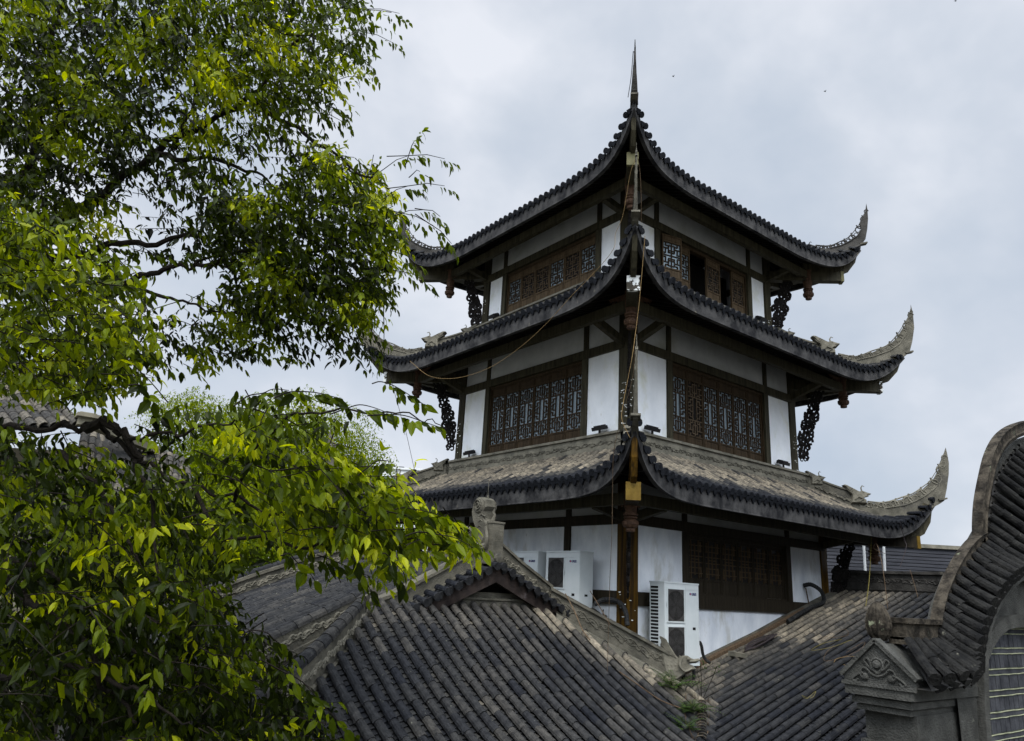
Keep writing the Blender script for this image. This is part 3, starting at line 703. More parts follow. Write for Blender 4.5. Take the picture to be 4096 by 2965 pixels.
        for ax, sgn in ((V((-math.copysign(1, pc.x), 0, 0)), 0), (V((0, -math.copysign(1, pc.y), 0)), 0)):
            for j in range(5):
                c0 = pc+ax*(.1+.07*j)+V((0, 0, pz1-.10-.012*(4-j)*1.5))
                br.tube([c0+ax*(.04*math.cos(a_))+V((0, 0, .035*math.sin(a_)-.02*(2-j)*.3)) for a_ in [t_*.7 for t_ in range(8)]], .013, 5)
            br.prism([(0, 0), (.42, 0), (.38, -.035), (.25, -.06), (.12, -.1), (0, -.16)] if False else [(0, -.16), (.12, -.10), (.25, -.06), (.38, -.035), (.42, 0), (0, 0)], pc+ax*.05+V((0, 0, pz1-.03)), ax, V((0, 0, 1)), .03)
        o_ = br.build('carved_bracket', 'wood_carved', pe_); o_.parent = pe_
        # pierced diagonal brace between column and post
        bb_ = MB(); D0 = w_+.1; zl = {1: .9, 2: 3.62, 3: 6.22}[k]; D1 = pd-.35; zh = pz1-.05
        L_ = [V((D0+(D1-D0)*(t_**1.5), zl+(zh-zl)*t_, 0)) for t_ in [i/9 for i in range(10)]]
        rb_ = random.Random(k*10+kq)
        L_ = [L_[0].lerp(L_[1], 0)]+[L_[i].lerp(L_[i+1], f_) for i in range(9) for f_ in (.33, .66, 1)]
        for j, c_ in enumerate(L_):
            R_ = (.055+.05*math.sin(pi*min(1, (j+1)/26)))*rb_.uniform(.7, 1.05)
            for off in ((-.6+rb_.uniform(-.4, .3), .9), (.65+rb_.uniform(-.3, .5), .8)):
                cc = (c_.x+off[0]*R_, c_.y)
                bb_.tube([dpt(kq, cc[0]+R_*.62*off[1]*math.cos(a_), cc[1]+R_*.8*off[1]*math.sin(a_), 0) for a_ in [2*pi*t_/9+j for t_ in range(9)]], R_*.27, 5)
        bb_.tube([dpt(kq, c_.x+.01, c_.y) for c_ in L_], [.016+.010*(j % 2) for j in range(len(L_))], 5)
        bb_.tube([dpt(kq, c_.x+.07+.03*math.sin(j*2), c_.y-.02) for j, c_ in enumerate(L_)], .022, 5)
        bb_.tube([dpt(kq, c_.x-.05, c_.y+.03) for j, c_ in enumerate(L_)], .018, 5)
        fin(bb_.build('pierced_brace', 'wood_black', pag))
    # eave purlins and the arms that carry them
    for fc in range(4):
        pu = MB(); pu.T = FR[fc]; pd = q['pend']; zz = q['z0']+.0; zz = {1: 2.13, 2: 5.06, 3: 7.50}[k]
        pu.bb(fp(-pd, pd+.05, zz-.07), fp(pd, pd-.05, zz+.09))
        pu_ = fin(pu.build('eave_purlin', 'wood_dark', pag))
        w = ST[k]['w']
        for sg in (-1, 1):
            ar = MB(); ar.T = FR[fc]
            ar.beam(fp(sg*(w-.12), w, ST[k]['zt']+.10), fp(sg*(w-.12), pd-.04, zz-.03), .10, .12)
            o_ = ar.build('cantilever_arm', 'wood_dark', pu_); o_.parent = pu_
pk = MB(); pk.lathe([(.02, 0), (.25, 0), (.3, .1), (.2, .2), (.1, .3), (.16, .42), (.08, .55), (0, .8)], (0, 0, 9.4), 12)
fin(pk.build('roof_finial', 'stone_dark', pag))
# ================================================================== GROUND
gm = MB(); gm.add([(-900, -900, -5.6), (900, -900, -5.6), (900, 900, -5.6), (-900, 900, -5.6)], [(0, 1, 2, 3)])
tag(gm.build('ground', 'ground'), kind='structure')
PB = MB(); PB.box((0, 0, -3.6), (5.3, 5.3, 4.0)); fin(PB.build('base_wall', 'plaster_stained', pag))

# ================================================================== HALL WITH GABLE (left foreground)
def A0(y):
    t = max(0, -2.1-y); return .64-.68*t+.055*t*t
BP = [(-5, -1.2), (-3.24, -.66), (-2.17, -.34), (-.89, .03), (.25, .34), (1.27, .66), (2.18, .92), (3.0, 1.16)]
def B0(x): return interp(BP, x)
def AL(d): return 1.2-.30*d-.03*d*d
hall = thing('gable_hall', (-5, -2, -5.6), 'low hall with grey barrel tile roof and a small front gable, in the foreground', 'hall')
def part(mb, name, m, parent=hall, **k):
    o = mb.build(name, m, parent, **k)
    if parent.type == 'EMPTY': shift(o)
    return o
def patch_noise(p, s=1.0): return math.sin(p.x*1.7*s+1.3)*math.sin(p.y*2.1*s-.7)+.5*math.sin(p.x*4.1*s+p.y*3.3*s)
def tA(p):
    # dusty tan band below the right hip, blue-grey elsewhere
    dd = (p.y+2.15)+1.24*(p.x+3.7)
    base = .43+.05*patch_noise(p)
    if p.x > -3.9: base += max(0, .42*(1-abs(dd)/1.25))*(1 if p.x > -3.5 else .5)
    if p.y > -2.55: base += .16
    r = random.random()
    return max(0, min(1, base+random.gauss(0, .06)+(.10 if r < .03 else (-.13 if r > .88 else 0))))
def tA2(p): return min(1, tA(p)-.02+random.uniform(-.08, .10))
tl, pn, dk = MB(), MB(), MB()
pitch = .168; nx = 0; x = -9.6
def topyA(x):
    if x < -6.29: return -2.1-(-6.29-x)
    if x > -3.7: return -2.15-1.24*(x+3.70)
    return -2.06
def botyA(x):
    y = topyA(x)
    while y > -5.4:
        if x > -5 and A0(y) < B0(x)-.02: return y
        y -= .02
    return -5.4
while x < -2.28:
    for typ, xx in (('c', x), ('p', x+pitch/2)):
        y0, y1 = topyA(xx), botyA(xx)
        if y0-y1 < .05: continue
        pts = [V((xx, lerp(y0, y1, i/10), A0(lerp(y0, y1, i/10)))) for i in range(11)]
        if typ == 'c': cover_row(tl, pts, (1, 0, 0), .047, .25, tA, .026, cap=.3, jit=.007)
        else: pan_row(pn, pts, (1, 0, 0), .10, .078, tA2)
    x += pitch
part(tl, 'cover_tiles', 'tile'); part(pn, 'pan_tiles', 'tile_pan')
xs = [-9.7+.2*i for i in range(38)]
for j in range(16):
    ys = [lerp(-2.0, -5.4, j/16), lerp(-2.0, -5.4, (j+1)/16)]
    dk.strip([V((x_, min(topyA(x_), ys[0]), A0(min(topyA(x_), ys[0]))-.04)) for x_ in xs], [V((x_, min(topyA(x_), ys[1]), A0(min(topyA(x_), ys[1]))-.04)) for x_ in xs])
part(dk, 'roof_deck', 'deck')
# side slopes
tl, pn, dk = MB(), MB(), MB(); y = -1.78
def tS(p): return max(0, min(1, .42+.05*patch_noise(p, 2)+random.gauss(0, .06)))
while y < 1.95:
    for sg, dmax in ((-1, 4.3), (1, 1.28)):
        for typ, yy in (('c', y), ('p', y+.084)):
            pts = [V((-4.62+sg*lerp(.06, dmax, i/8), yy, AL(lerp(.06, dmax, i/8)))) for i in range(9)]
            if typ == 'c': cover_row(tl, pts, (0, 1, 0), .047, .22, tS, .022, cap=.3)
            else: pan_row(pn, pts, (0, 1, 0), .1, .1, tS)
    y += .155
part(tl, 'side_cover_tiles', 'tile'); part(pn, 'side_pan_tiles', 'tile_pan')
for sg, dmax in ((-1, 4.3), (1, 1.28)):
    ds = [dmax*i/8 for i in range(9)]; dk.strip([V((-4.62+sg*d, -1.9, AL(d)-.03)) for d in ds], [V((-4.62+sg*d, 2.0, AL(d)-.03)) for d in ds])
part(dk, 'side_roof_deck', 'deck')
mr = MB(); mr.bb((-4.71, -1.95, 1.05), (-4.53, 2.0, 1.27)); mr.bb((-4.74, -1.95, 1.27), (-4.50, 2.0, 1.31)); mr.bb((-4.75, -1.95, 1.12), (-4.49, 2.0, 1.15))
o1 = part(mr, 'main_ridge', 'stone')
cv = MB()
vine(cv, [V((-4.712, -1.6, 1.21)), V((-4.712, 1.9, 1.21))], (0, 0, 1), (-1, 0, 0), .025, .34, .008, .026); part(cv, 'carving', 'stone_light', o1)
cp = MB(); cover_row(cp, [V((-4.62, 1.98, 1.31)), V((-4.62, -1.7, 1.31))], (1, 0, 0), .06, .2, tS, 0); part(cp, 'ridge_cap', 'tile', o1)
# gable ridge bands, right with hip
def ribbon(mb, pts, h0, h1, th, nrm):
    """upright band along pts from height offset h0 to h1"""
    pts = [V(p) for p in pts]; n = V(nrm)*th/2
    up = V((0, 0, 1)); mb.band([p+up*h0-n for p in pts], [p+up*h0+n for p in pts], [p+up*h1+n for p in pts], [p+up*h1-n for p in pts])
yg = -1.93
Rk = [V((-4.52, yg, 1.22)), V((-4.1, yg, .97)), V((-3.5, yg, .66))]
Lk = [V((-4.72, yg, 1.20)), V((-5.3, yg, .87)), V((-6.0, yg, .52)), V((-6.42, yg, .36))]
rb = MB(); ribbon(rb, Rk, -.06, .27, .15, (0, 1, 0)); ribbon(rb, Rk, .27, .31, .21, (0, 1, 0)); ribbon(rb, Rk, .0, .03, .2, (0, 1, 0))
ob = part(rb, 'gable_ridge', 'stone')
cv = MB(); vine(cv, [p+V((0, -.078, .15)) for p in Rk], (0, 0, 1), (0, -1, 0), .045, .36, .011, .04); part(cv, 'carving', 'stone_light', ob)
lb = MB(); ribbon(lb, Lk, -.06, .22, .15, (0, 1, 0)); ribbon(lb, Lk, .22, .26, .21, (0, 1, 0)); ribbon(lb, Lk, .02, .05, .2, (0, 1, 0))
ob = part(lb, 'gable_ridge', 'stone')
hd = V((1, -1, 0)).normalized(); hn = V((1, 1, 0)).normalized()
Hk = [V((-3.52, -2.02, .63)), V((-3.2, -2.34, .42)), V((-2.8, -2.74, .16)), V((-2.38, -3.16, -.12))]
hb = MB(); ribbon(hb, Hk, -.08, .28, .15, hn); ribbon(hb, Hk, .28, .32, .23, hn); ribbon(hb, Hk, .01, .045, .22, hn)
ob = part(hb, 'hip_ridge', 'stone')
cv = MB(); vine(cv, [p-hn*.077+V((0, 0, .165)) for p in Hk], (0, 0, 1), -hn, .05, .38, .011, .045); part(cv, 'carving', 'stone', ob)
lg = MB()  # mortar apron between the hip and the tile ends, with arches over each tile
top_ = [p-hn*.1+V((0, 0, .01)) for p in Hk]; low_ = []
for p in Hk:
    t_ = (p.x+3.7)/1.35; xx = lerp(-3.62, -2.5, (p.x+3.52)/1.14); yy = topyA(xx)-.0; low_.append(V((xx, yy, A0(yy)+.075)))
lg.strip(top_, low_); lg.strip(low_, [p-V((0, 0, .12)) for p in low_]); part(lg, 'mortar_apron', 'stone_light')
ar = MB(); x = -9.6
while x < -2.35:
    if x > -3.72:
        y0 = topyA(x)-.02; z0 = A0(y0)+.01
        ar.tube([V((x+.065*math.cos(a_), y0-.01, z0+.085*math.sin(a_))) for a_ in [pi*j/8 for j in range(9)]], .008, 4)
    elif -5.95 < x < -3.35:
        ar.tube([V((x+.058*math.cos(a_), -2.07, .65+.06*math.sin(a_))) for a_ in [pi*j/8 for j in range(9)]], .006, 4)
    x += pitch
part(ar, 'tile_arches', 'stone_dark')
# left hip ridge (tile cap over carved band)
Gk = [V((-6.42, -2.02, .52)), V((-6.76, -2.46, .40)), V((-7.31, -3.0, .13)), V((-7.85, -3.5, -.10)), V((-8.6, -4.2, -.36))]
gn = V((1, -1, 0)).normalized()
hb = MB(); ribbon(hb, Gk, -.22, .16, .12, gn); ribbon(hb, Gk, -.16, -.10, .20, gn)
for i in range(9):
    p = Gk[0].lerp(Gk[-1], (i+.5)/9.5) ; p = V((p.x, p.y, A0(p.y)+.03)); hb.prism([(-.09, .1), (.09, .1), (.05, 0), (0, -.07), (-.05, 0)], p+gn*.09, (Gk[-1]-Gk[0]).normalized(), V((0, 0, 1)), .02)
ob = part(hb, 'hip_ridge', 'stone'); cv = MB()
for sg in (1, -1): vine(cv, [p+gn*sg*.062+V((0, 0, .03)) for p in Gk], (0, 0, 1), gn*sg, .03, .26, .010, .036)
part(cv, 'carving', 'stone_light', ob)
cp = MB(); cover_row(cp, [p+V((0, 0, .155)) for p in Gk], gn, .072, .19, lambda p: .48+random.uniform(-.08, .08), 0, cap=.6); part(cp, 'ridge_cap', 'tile', ob)
Ek = [V((-6.40, -1.95, .58)), V((-6.9, -1.97, .34)), V((-7.5, -2.0, .06)), V((-8.4, -2.0, -.34))]
hb = MB(); ribbon(hb, Ek, -.25, .16, .12, (0, 1, 0)); ribbon(hb, Ek, -.12, -.06, .2, (0, 1, 0)); ob = part(hb, 'side_ridge', 'stone'); cv = MB()
vine(cv, [p+V((0, -.062, .05)) for p in Ek], (0, 0, 1), (0, -1, 0), .035, .28, .011, .04); part(cv, 'carving', 'stone_light', ob)
cp = MB(); cover_row(cp, [p+V((0, 0, .15)) for p in Ek], (0, 1, 0), .07, .19, lambda p: .5+random.uniform(-.08, .08), 0, cap=.6); part(cp, 'ridge_cap', 'tile', ob)
cp = MB(); cp.lathe([(.0, 0), (.062, 0), (.062, .12), (.0, .12)], V((-6.36, -2.06, .80)), 14, Matrix.Rotation(pi/2, 3, 'X')); part(cp, 'round_cap', 'stone', ob)
Fk = [V((-4.7, 2.0, AL(.1)-.02)), V((-5.5, 2.0, AL(.9))), V((-6.4, 2.0, AL(1.8))), V((-7.3, 2.0, AL(2.7))), V((-8.7, 2.0, AL(4.1)))]
hb = MB(); ribbon(hb, Fk, -.1, .28, .15, (0, 1, 0)); ribbon(hb, Fk, .28, .33, .22, (0, 1, 0)); ribbon(hb, Fk, .02, .06, .2, (0, 1, 0)); ob = part(hb, 'far_gable_ridge', 'stone'); cv = MB()
vine(cv, [p+V((0, -.077, .16)) for p in Fk], (0, 0, 1), (0, -1, 0), .04, .34, .011, .04); part(cv, 'carving', 'stone_light', ob)
cp = MB(); cover_row(cp, [p+V((0, 0, .33)) for p in Fk], (0, 1, 0), .06, .2, tS, 0, cap=.5); part(cp, 'ridge_cap', 'tile', ob)
# bargeboards, tympanum, verge tiles
bbd = MB()
for pts in ([(-4.61, .965), (-4.61, 1.19), (-6.12, .50), (-6.1, .42), (-5.95, .40), (-5.82, .43)][::-1], [(-4.61, .965), (-3.37, .44), (-3.2, .40), (-3.08, .43), (-3.12, .50), (-4.61, 1.19)][::-1]):
    bbd.prism(pts, (0, -2.13, 0), (1, 0, 0), (0, 0, 1), .06)
part(bbd, 'bargeboard', 'board_red')
ty = MB(); ty.prism([(-6.0, .42), (-3.2, .42), (-4.61, 1.16)], (0, -1.84, 0), (1, 0, 0), (0, 0, 1), .06); part(ty, 'tympanum', 'room_dark')
ty = MB(); ty.bb((-5.55, -2.05, .45), (-3.6, -1.86, .735)); ty.bb((-5.5, -2.075, .735), (-3.65, -1.86, .76)); ty.bb((-5.4, -2.0, .76), (-3.8, -1.86, .83)); part(ty, 'gable_sill', 'stone')
vt, vp = MB(), MB()
for sg in (-1, 1):
    for j in range(12):
        d = .05+j*.148; x_ = -4.62+sg*d; z_ = 1.215-.468*d
        if sg > 0 and d > 1.45: continue
        cover_row(vt, [V((x_, -1.9, z_+.02)), V((x_, -2.26, z_-.03))], (1, 0, sg*-.45 if sg < 0 else -.45), .047, .2, lambda p: .2+random.uniform(-.1, .12), .0, cap=.38)
        if j < 11: pan_row(vp, [V((x_+sg*.074, -1.95, z_-.035+.01)), V((x_+sg*.074, -2.19, z_-.035-.015))], (1, 0, sg*-.45 if sg < 0 else -.45), .095, .08, lambda p: .3, drop=.42)
part(vt, 'verge_tiles', 'tile'); part(vp, 'verge_drip_tiles', 'tile_pan')
# walls under the roof
hw = MB(); hw.bb((-9.3, -5.1, -5.6), (-2.9, -2.0, -1.45)); hw.bb((-8.6, -2.0, -5.6), (-3.0, 2.2, -.35)); part(hw, 'wall', 'gate_plaster')
# apex ornament
orn = MB(); oo = V((-4.62, -2.12, 1.31))
orn.bb(oo+V((-.13, -.03, -.12)), oo+V((.13, .8, .03))); orn.lathe([(0, 0), (.07, 0), (.07, .06), (.03, .07), (0, .07)], oo+V((.02, -.02, -.045)), 12, Matrix.Rotation(pi/2, 3, 'X'))
orn.bb(oo+V((-.07, -.01, .03)), oo+V((.11, .12, .43))); orn.bb(oo+V((-.08, -.02, .41)), oo+V((.12, .13, .435)))
pts = [(.1, 0), (.62, 0), (.72, .05), (.6, .09), (.7, .16), (.64, .24), (.5, .27), (.42, .33), (.36, .36), (.38, .46), (.42, .58), (.40, .68), (.32, .75), (.22, .77), (.12, .73), (.1, .64), (.14, .58), (.14, .48), (.11, .40)]
orn.prism([(a+.05*(b > .4), b) for a, b in pts], oo, V((0, 1, 0)), V((0, 0, 1)), .20, inset=.06)
orn.lathe([(0, -.12), (.09, -.12), (.115, -.1), (.12, 0), (.115, .1), (.09, .12), (0, .12)], oo+V((0, .31, .655)), 20, Matrix.Rotation(pi/2, 3, 'Y'))
for sg in (-1, 1):
    orn.tube([oo+V((sg*.125, .31+(.085-.0037*j)*math.cos(j*.6), .655+(.085-.0037*j)*math.sin(j*.6))) for j in range(20)], .011, 5)
    for j in range(6): orn.tube([oo+V((sg*.09, .16+.05*j*.4, .50-.075*j)), oo+V((sg*.1, .22+.02*j, .53-.075*j)), oo+V((sg*.09, .30+.01*j, .50-.075*j)), oo+V((sg*.08, .34+.02*j, .44-.07*j))], .012, 4)
    orn.tube(smoothpath([oo+V((sg*.1, .12, .36)), oo+V((sg*.12, .05, .22)), oo+V((sg*.11, .1, .08)), oo+V((sg*.11, .2, .1)), oo+V((sg*.1, .16, .22))], 4), .022, 6)
    orn.tube(smoothpath([oo+V((sg*.1, .5, .28)), oo+V((sg*.12, .62, .26)), oo+V((sg*.12, .7, .2)), oo+V((sg*.11, .6, .14)), oo+V((sg*.1, .5, .12))], 4), .024, 6)
    orn.tube(smoothpath([oo+V((sg*.1, .42, .3)), oo+V((sg*.12, .5, .36)), oo+V((sg*.11, .6, .34)), oo+V((sg*.1, .64, .28))], 4), .02, 6)
orn.tube([oo+V((0, .10, .45)), oo+V((.01, .085, .52)), oo+V((.0, .1, .56)), oo+V((.01, .08, .62))], [.03, .022, .022, .006], 6)
orn.tube([oo+V((0, .25, .76)), oo+V((0, .25, .80)), oo+V((0, .25, .801)), oo+V((0, .25, 1.02))], [.02, .012, .005, .004], 6)
part(orn, 'ridge_ornament', 'stone')
bs = MB(); dp = [(0, -.14), (-.04, .04), (-.07, .18), (-.075, .30), (-.045, .37), (.0, .36), (.06, .28), (.12, .19), (.18, .13), (.23, .17), (.30, .175), (.36, .14), (.45, .115), (.41, .085), (.31, .07), (.38, .045), (.42, .005), (.31, -.03), (.23, -.09), (.14, -.16)]
do = V((-2.44, -3.16, .0)); bs.prism([(a*.95, b*.95) for a, b in dp], do, hd, V((0, 0, 1)), .11, inset=.10)
for sg in (-1, 1):
    dn = hn*sg
    for j in range(6): bs.tube([do+hd*(.13-.018*j)+V((0, 0, .13+.008*j))+dn*.058, do+hd*(.05-.02*j)+V((0, 0, .25+.005*j))+dn*.058, do+hd*(-.01-.012*j)+V((0, 0, .36+.006*j))+dn*.06], .010, 4)
    for j in range(9): bs.lathe([(0, 0), (.03, 0), (.02, .012), (0, .016)], do+hd*(.02+.05*(j % 3)+.02*(j//3 % 2))+V((0, 0, -.08+.06*(j//3)))+dn*.045, 7, dn.to_track_quat('Z', 'Y').to_matrix())
    bs.lathe([(0, 0), (.026, 0), (.022, .02), (0, .028)], do+hd*.29+V((0, 0, .135))+dn*.07, 8, dn.to_track_quat('Z', 'Y').to_matrix())
    bs.tube(smoothpath([do+hd*.2+V((0, 0, .15))+dn*.08, do+hd*.17+V((0, 0, .05))+dn*.1, do+hd*.24+V((0, 0, -.02))+dn*.09, do+hd*.33+V((0, 0, .02))+dn*.08], 4), .018, 5)
    bs.tube(smoothpath([do+hd*.3+V((0, 0, .1))+dn*.075, do+hd*.38+V((0, 0, .11))+dn*.07, do+hd*.44+V((0, 0, .125))+dn*.05], 4), .014, 5)
part(bs, 'dragon_head', 'stone_light')
bs = MB(); beast_at(bs, V((-2.85, -2.2, .42)), V((1, 0, 0)), .9, .1); part(bs, 'rear_beast', 'stone_dark')

# ================================================================== SIDE HALL (right)
sh = thing('side_hall', (1, -5, -5.6), 'low hall at the right with long barrel tile rows sloping down beside the pagoda wall', 'hall')
def tB(p):
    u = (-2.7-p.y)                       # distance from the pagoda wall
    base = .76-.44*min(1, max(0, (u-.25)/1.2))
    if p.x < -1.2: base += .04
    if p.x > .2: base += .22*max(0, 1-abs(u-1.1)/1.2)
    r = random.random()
    return max(0, min(1, base+random.gauss(0, .055)+(.10 if r < .05 else (-.12 if r > .9 else 0))-(.06 if u > 1.9 else 0)))
tl, pn, dk = MB(), MB(), MB(); y = -2.86
while y > -6.32:
    for typ, yy in (('c', y), ('p', y-.070)):
        x1 = -4.7; x = 3.0
        while x > -4.7:
            if (yy < topyA(x) and A0(yy) > B0(x)+.02) or x < -2.45 and yy > -3.6: break
            x -= .03
        x1 = x
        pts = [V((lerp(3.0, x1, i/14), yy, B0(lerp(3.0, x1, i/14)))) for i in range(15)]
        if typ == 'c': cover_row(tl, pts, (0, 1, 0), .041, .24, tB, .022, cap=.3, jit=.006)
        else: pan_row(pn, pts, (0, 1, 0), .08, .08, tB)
    y -= .140
part(tl, 'cover_tiles', 'tile', sh); part(pn, 'pan_tiles', 'tile_pan', sh)
for i in range(16):
    x0, x1 = lerp(3.1, -4.7, i/16), lerp(3.1, -4.7, (i+1)/16); dk.add([(x0, -2.7, B0(x0)-.03), (x1, -2.7, B0(x1)-.03), (x1, -6.36, B0(x1)-.03), (x0, -6.36, B0(x0)-.03)], [(0, 1, 2, 3)])
part(dk, 'roof_deck', 'deck', sh)
rb = MB(); rb.bb((3.0, -2.6, 1.0), (3.2, -6.36, 1.22)); rb.bb((3.02, -2.6, 1.22), (3.18, -6.36, 1.52)); rb.bb((2.98, -2.6, 1.52), (3.22, -6.36, 1.57)); rb.bb((2.99, -2.6, 1.24), (3.2, -6.36, 1.27))
ob = part(rb, 'main_ridge', 'stone_dark', sh); cv = MB(); vine(cv, [V((3.018, -2.9, 1.40)), V((3.018, -6.3, 1.40))], (0, 0, 1), (-1, 0, 0), .035, .4, .009, .035); part(cv, 'carving', 'stone_dark', ob)
fl = MB(); xs = [-2.2+.3*i for i in range(18)]
fl.band([V((x_, -2.69, B0(x_)+.10)) for x_ in xs], [V((x_, -2.80, B0(x_)+.07)) for x_ in xs], [V((x_, -2.84, B0(x_)-.02)) for x_ in xs], [V((x_, -2.69, B0(x_)-.02)) for x_ in xs]); part(fl, 'flashing', 'stone', sh)
hw = MB(); hw.bb((-4.3, -6.3, -5.6), (7.5, -2.75, -1.3)); hw.bb((3.05, -6.3, -1.35), (7.5, -2.75, 1.0)); part(hw, 'wall', 'gate_plaster', sh)
gt = MB(); xs = [-2.05+.3*i for i in range(13)]
gt.band([V((x_, -2.83, B0(x_)+.13)) for x_ in xs], [V((x_, -2.88, B0(x_)+.11)) for x_ in xs], [V((x_, -2.88, B0(x_)+.06)) for x_ in xs], [V((x_, -2.83, B0(x_)+.07)) for x_ in xs])
tag(gt.build('cable_tray', 'rope_brown'), 'dark trough running up along the foot of the pagoda wall on the side hall roof', 'trough')

# ================================================================== GATE WALL (right edge)
gate = thing('gate_wall', (-2, -6.7, -5.6), 'grey plastered gate wall with curved tiled coping, pediment and arched brick panel at the right edge', 'gate wall')
gp = lambda mb, n, m, **k: part(mb, n, m, gate, **k)
cx = -.85
body = [(-3.72, -5.6), (5.5, -5.6), (5.5, 3.3), (.8, 3.25), (.1, 3.05), (-.55, 2.75), (-1.0, 2.3), (-1.3, 1.85), (-1.8, 1.52), (-2.3, 1.25), (-2.65, .95), (-2.9, .6), (-3.72, .5)]
mb = MB(); mb.prism(body, (0, -6.74, 0), (1, 0, 0), (0, 0, 1), .10); gp(mb, 'wall_core', 'gate_plaster')
oa = [(-2.39, .39), (-2.33, .57), (-2.16, .79), (-1.87, 1.0), (-1.48, 1.18), (-.95, 1.34)]
oa = [(-2.62, -5.6), (-2.58, -.6), (-2.47, .1)]+oa
ia = [(-2.66, -5.6), (-2.64, -.5), (-2.54, -.14), (-2.41, .11), (-2.26, .33), (-2.11, .48), (-1.91, .61), (-1.71, .7), (-1.46, .77), (-1.17, .79), (cx, .80)]
mir = lambda L: L+[(2*cx-x, z) for x, z in L[::-1]]
EC = [(-3.9, .31), (-3.1, .34), (-2.95, .40), (-2.90, .52), (-2.70, .77), (-2.34, 1.03), (-1.85, 1.25), (-1.45, 1.36), (-1.0, 1.62), (-.5, 1.95), (0, 2.25), (.6, 2.5), (1.8, 2.8), (3.2, 2.95)]
fw = MB()   # front face outside the arch
top = [V((x, -6.93, z+.06)) for x, z in EC[1:]]
def res(pts, n):
    pts = [V((p[0], 0, p[1])) for p in pts]; c = cumlen(pts); return [path_at(pts, c, c[-1]*i/(n-1)) for i in range(n)]
A_ = res(EC[1:], 40); B_ = res(mir(oa)[1:34//2+8], 40)
oaf = mir(oa); B_ = res(oaf, 60)
def archband(mb, curve, w, y0, y1, n=60):
    P_ = res(curve, n); I, O = [], []
    for i, p in enumerate(P_):
        d = (P_[min(i+1, n-1)]-P_[max(i-1, 0)]).normalized(); nr = V((-d.z, 0, d.x)); I.append(p); O.append(p+nr*w)
    f = lambda L, y: [V((p.x, y, p.z)) for p in L]
    mb.band(f(I, y0), f(O, y0), f(O, y1), f(I, y1))
ab = MB(); archband(ab, oaf, .11, -7.05, -6.78); gp(ab, 'outer_arch', 'gate_plaster')
ab = MB(); archband(ab, oaf, -.05, -6.99, -6.78); gp(ab, 'arch_fillet', 'gate_plaster')
ab = MB(); archband(ab, mir(ia), .13, -6.96, -6.78); gp(ab, 'inner_arch', 'gate_plaster')
sp_ = MB(); I = res(mir(oa), 60); O = res([(-3.0, -5.6), (-3.0, .3)]+EC[3:11]+[(3, 2.3), (3.5, -5.6)], 60)
sp_.strip([V((p.x, -6.985, p.z)) for p in I], [V((p.x, -6.985, p.z)) for p in O]); gp(sp_, 'spandrel', 'gate_plaster')
rs = MB(); I = res(mir(ia), 60); O = res(mir(oa), 60); rs.strip([V((p.x, -6.90, p.z)) for p in I], [V((p.x, -6.90, p.z)) for p in O]); gp(rs, 'arch_recess', 'gate_plaster')
# brick panel inside the arch
bk = MB(); mo = MB(); mo.prism(mir(ia)[::-1], (0, -6.83, 0), (1, 0, 0), (0, 0, 1), .03); gp(mo, 'mortar_bed', 'mortar')
def iz(x):
    x = -abs(x-cx)+cx; return interp([(a, b) for a, b in ia], x)
z = -5.5; r_ = 0
z = .78-.2*32
while z < .80:
    x = -2.66+(.07 if r_ % 2 else 0)
    while x < 1.0:
        zt_ = min(z+.128, iz(x+.055)-.01)
        if zt_-z > .03: bk.bb((x, -6.858-random.uniform(0, .007), z), (x+.106+random.uniform(0, .006), -6.84, zt_))
        x += .122
    zt_ = z+.172
    xa = -2.62 if z < .0 else -2.3
    if z+.18 < .8:
        xl = next((xx for xx in [i_*.02-2.66 for i_ in range(90)] if iz(xx) > z+.18), cx)
        bk.bb((xl, -6.862, z+.142), (2*cx-xl, -6.845, z+.182))
        
    z += .2; r_ += 1
gp(bk, 'brick_panel', 'gate_brick')
ml = MB()
for k_ in range(32):
    z = .78-.2*k_-.2
    xl = next((xx for xx in [i_*.02-2.66 for i_ in range(90)] if iz(xx) > z+.18), cx)
    for zz in (z+.135, z+.188): ml.tube([V((xl+.02+(2*cx-2*xl-.04)*i_/30, -6.866, zz+random.uniform(-.003, .003))) for i_ in range(31)], .006, 4)
gp(ml, 'raised_joints', 'mortar')
# pier with stepped mouldings and pediment
pr = MB(); pr.bb((-3.72, -6.94, -5.6), (-2.6, -6.5, .04)); pr.bb((-3.77, -6.97, -.26), (-2.62, -6.47, -.20))
for z0, z1, g in ((.04, .085, .03), (.085, .095, .015), (.095, .15, .06), (.15, .165, .04), (.165, .245, .10)):
    pr.bb((-3.77-g, -6.90-g, z0), (-2.56, -6.5+g*.9, z1))
gp(pr, 'pier', 'gate_plaster')
pd_ = MB(); poly = [(-7.02, .245), (-6.40, .245), (-6.40, .31), (-6.71, .60), (-7.02, .33)]
pd_.prism([(y, z) for y, z in poly], (-3.62, 0, 0), (0, 1, 0), (0, 0, 1), .46)
for (a, b) in (((-7.04, .335), (-6.71, .63)), ((-6.38, .315), (-6.71, .63))):
    pd_.beam((-3.83, a[0], a[1]), (-3.83, b[0], b[1]), .10, .035); 
pd_.beam((-3.87, -7.03, .255), (-3.87, -6.39, .255), .03, .03)
ob = gp(pd_, 'pediment', 'gate_plaster')
fl = MB(); F0 = V((-3.862, -6.71, .38))
def fpt(y, z): return F0+V((0, -y, z))
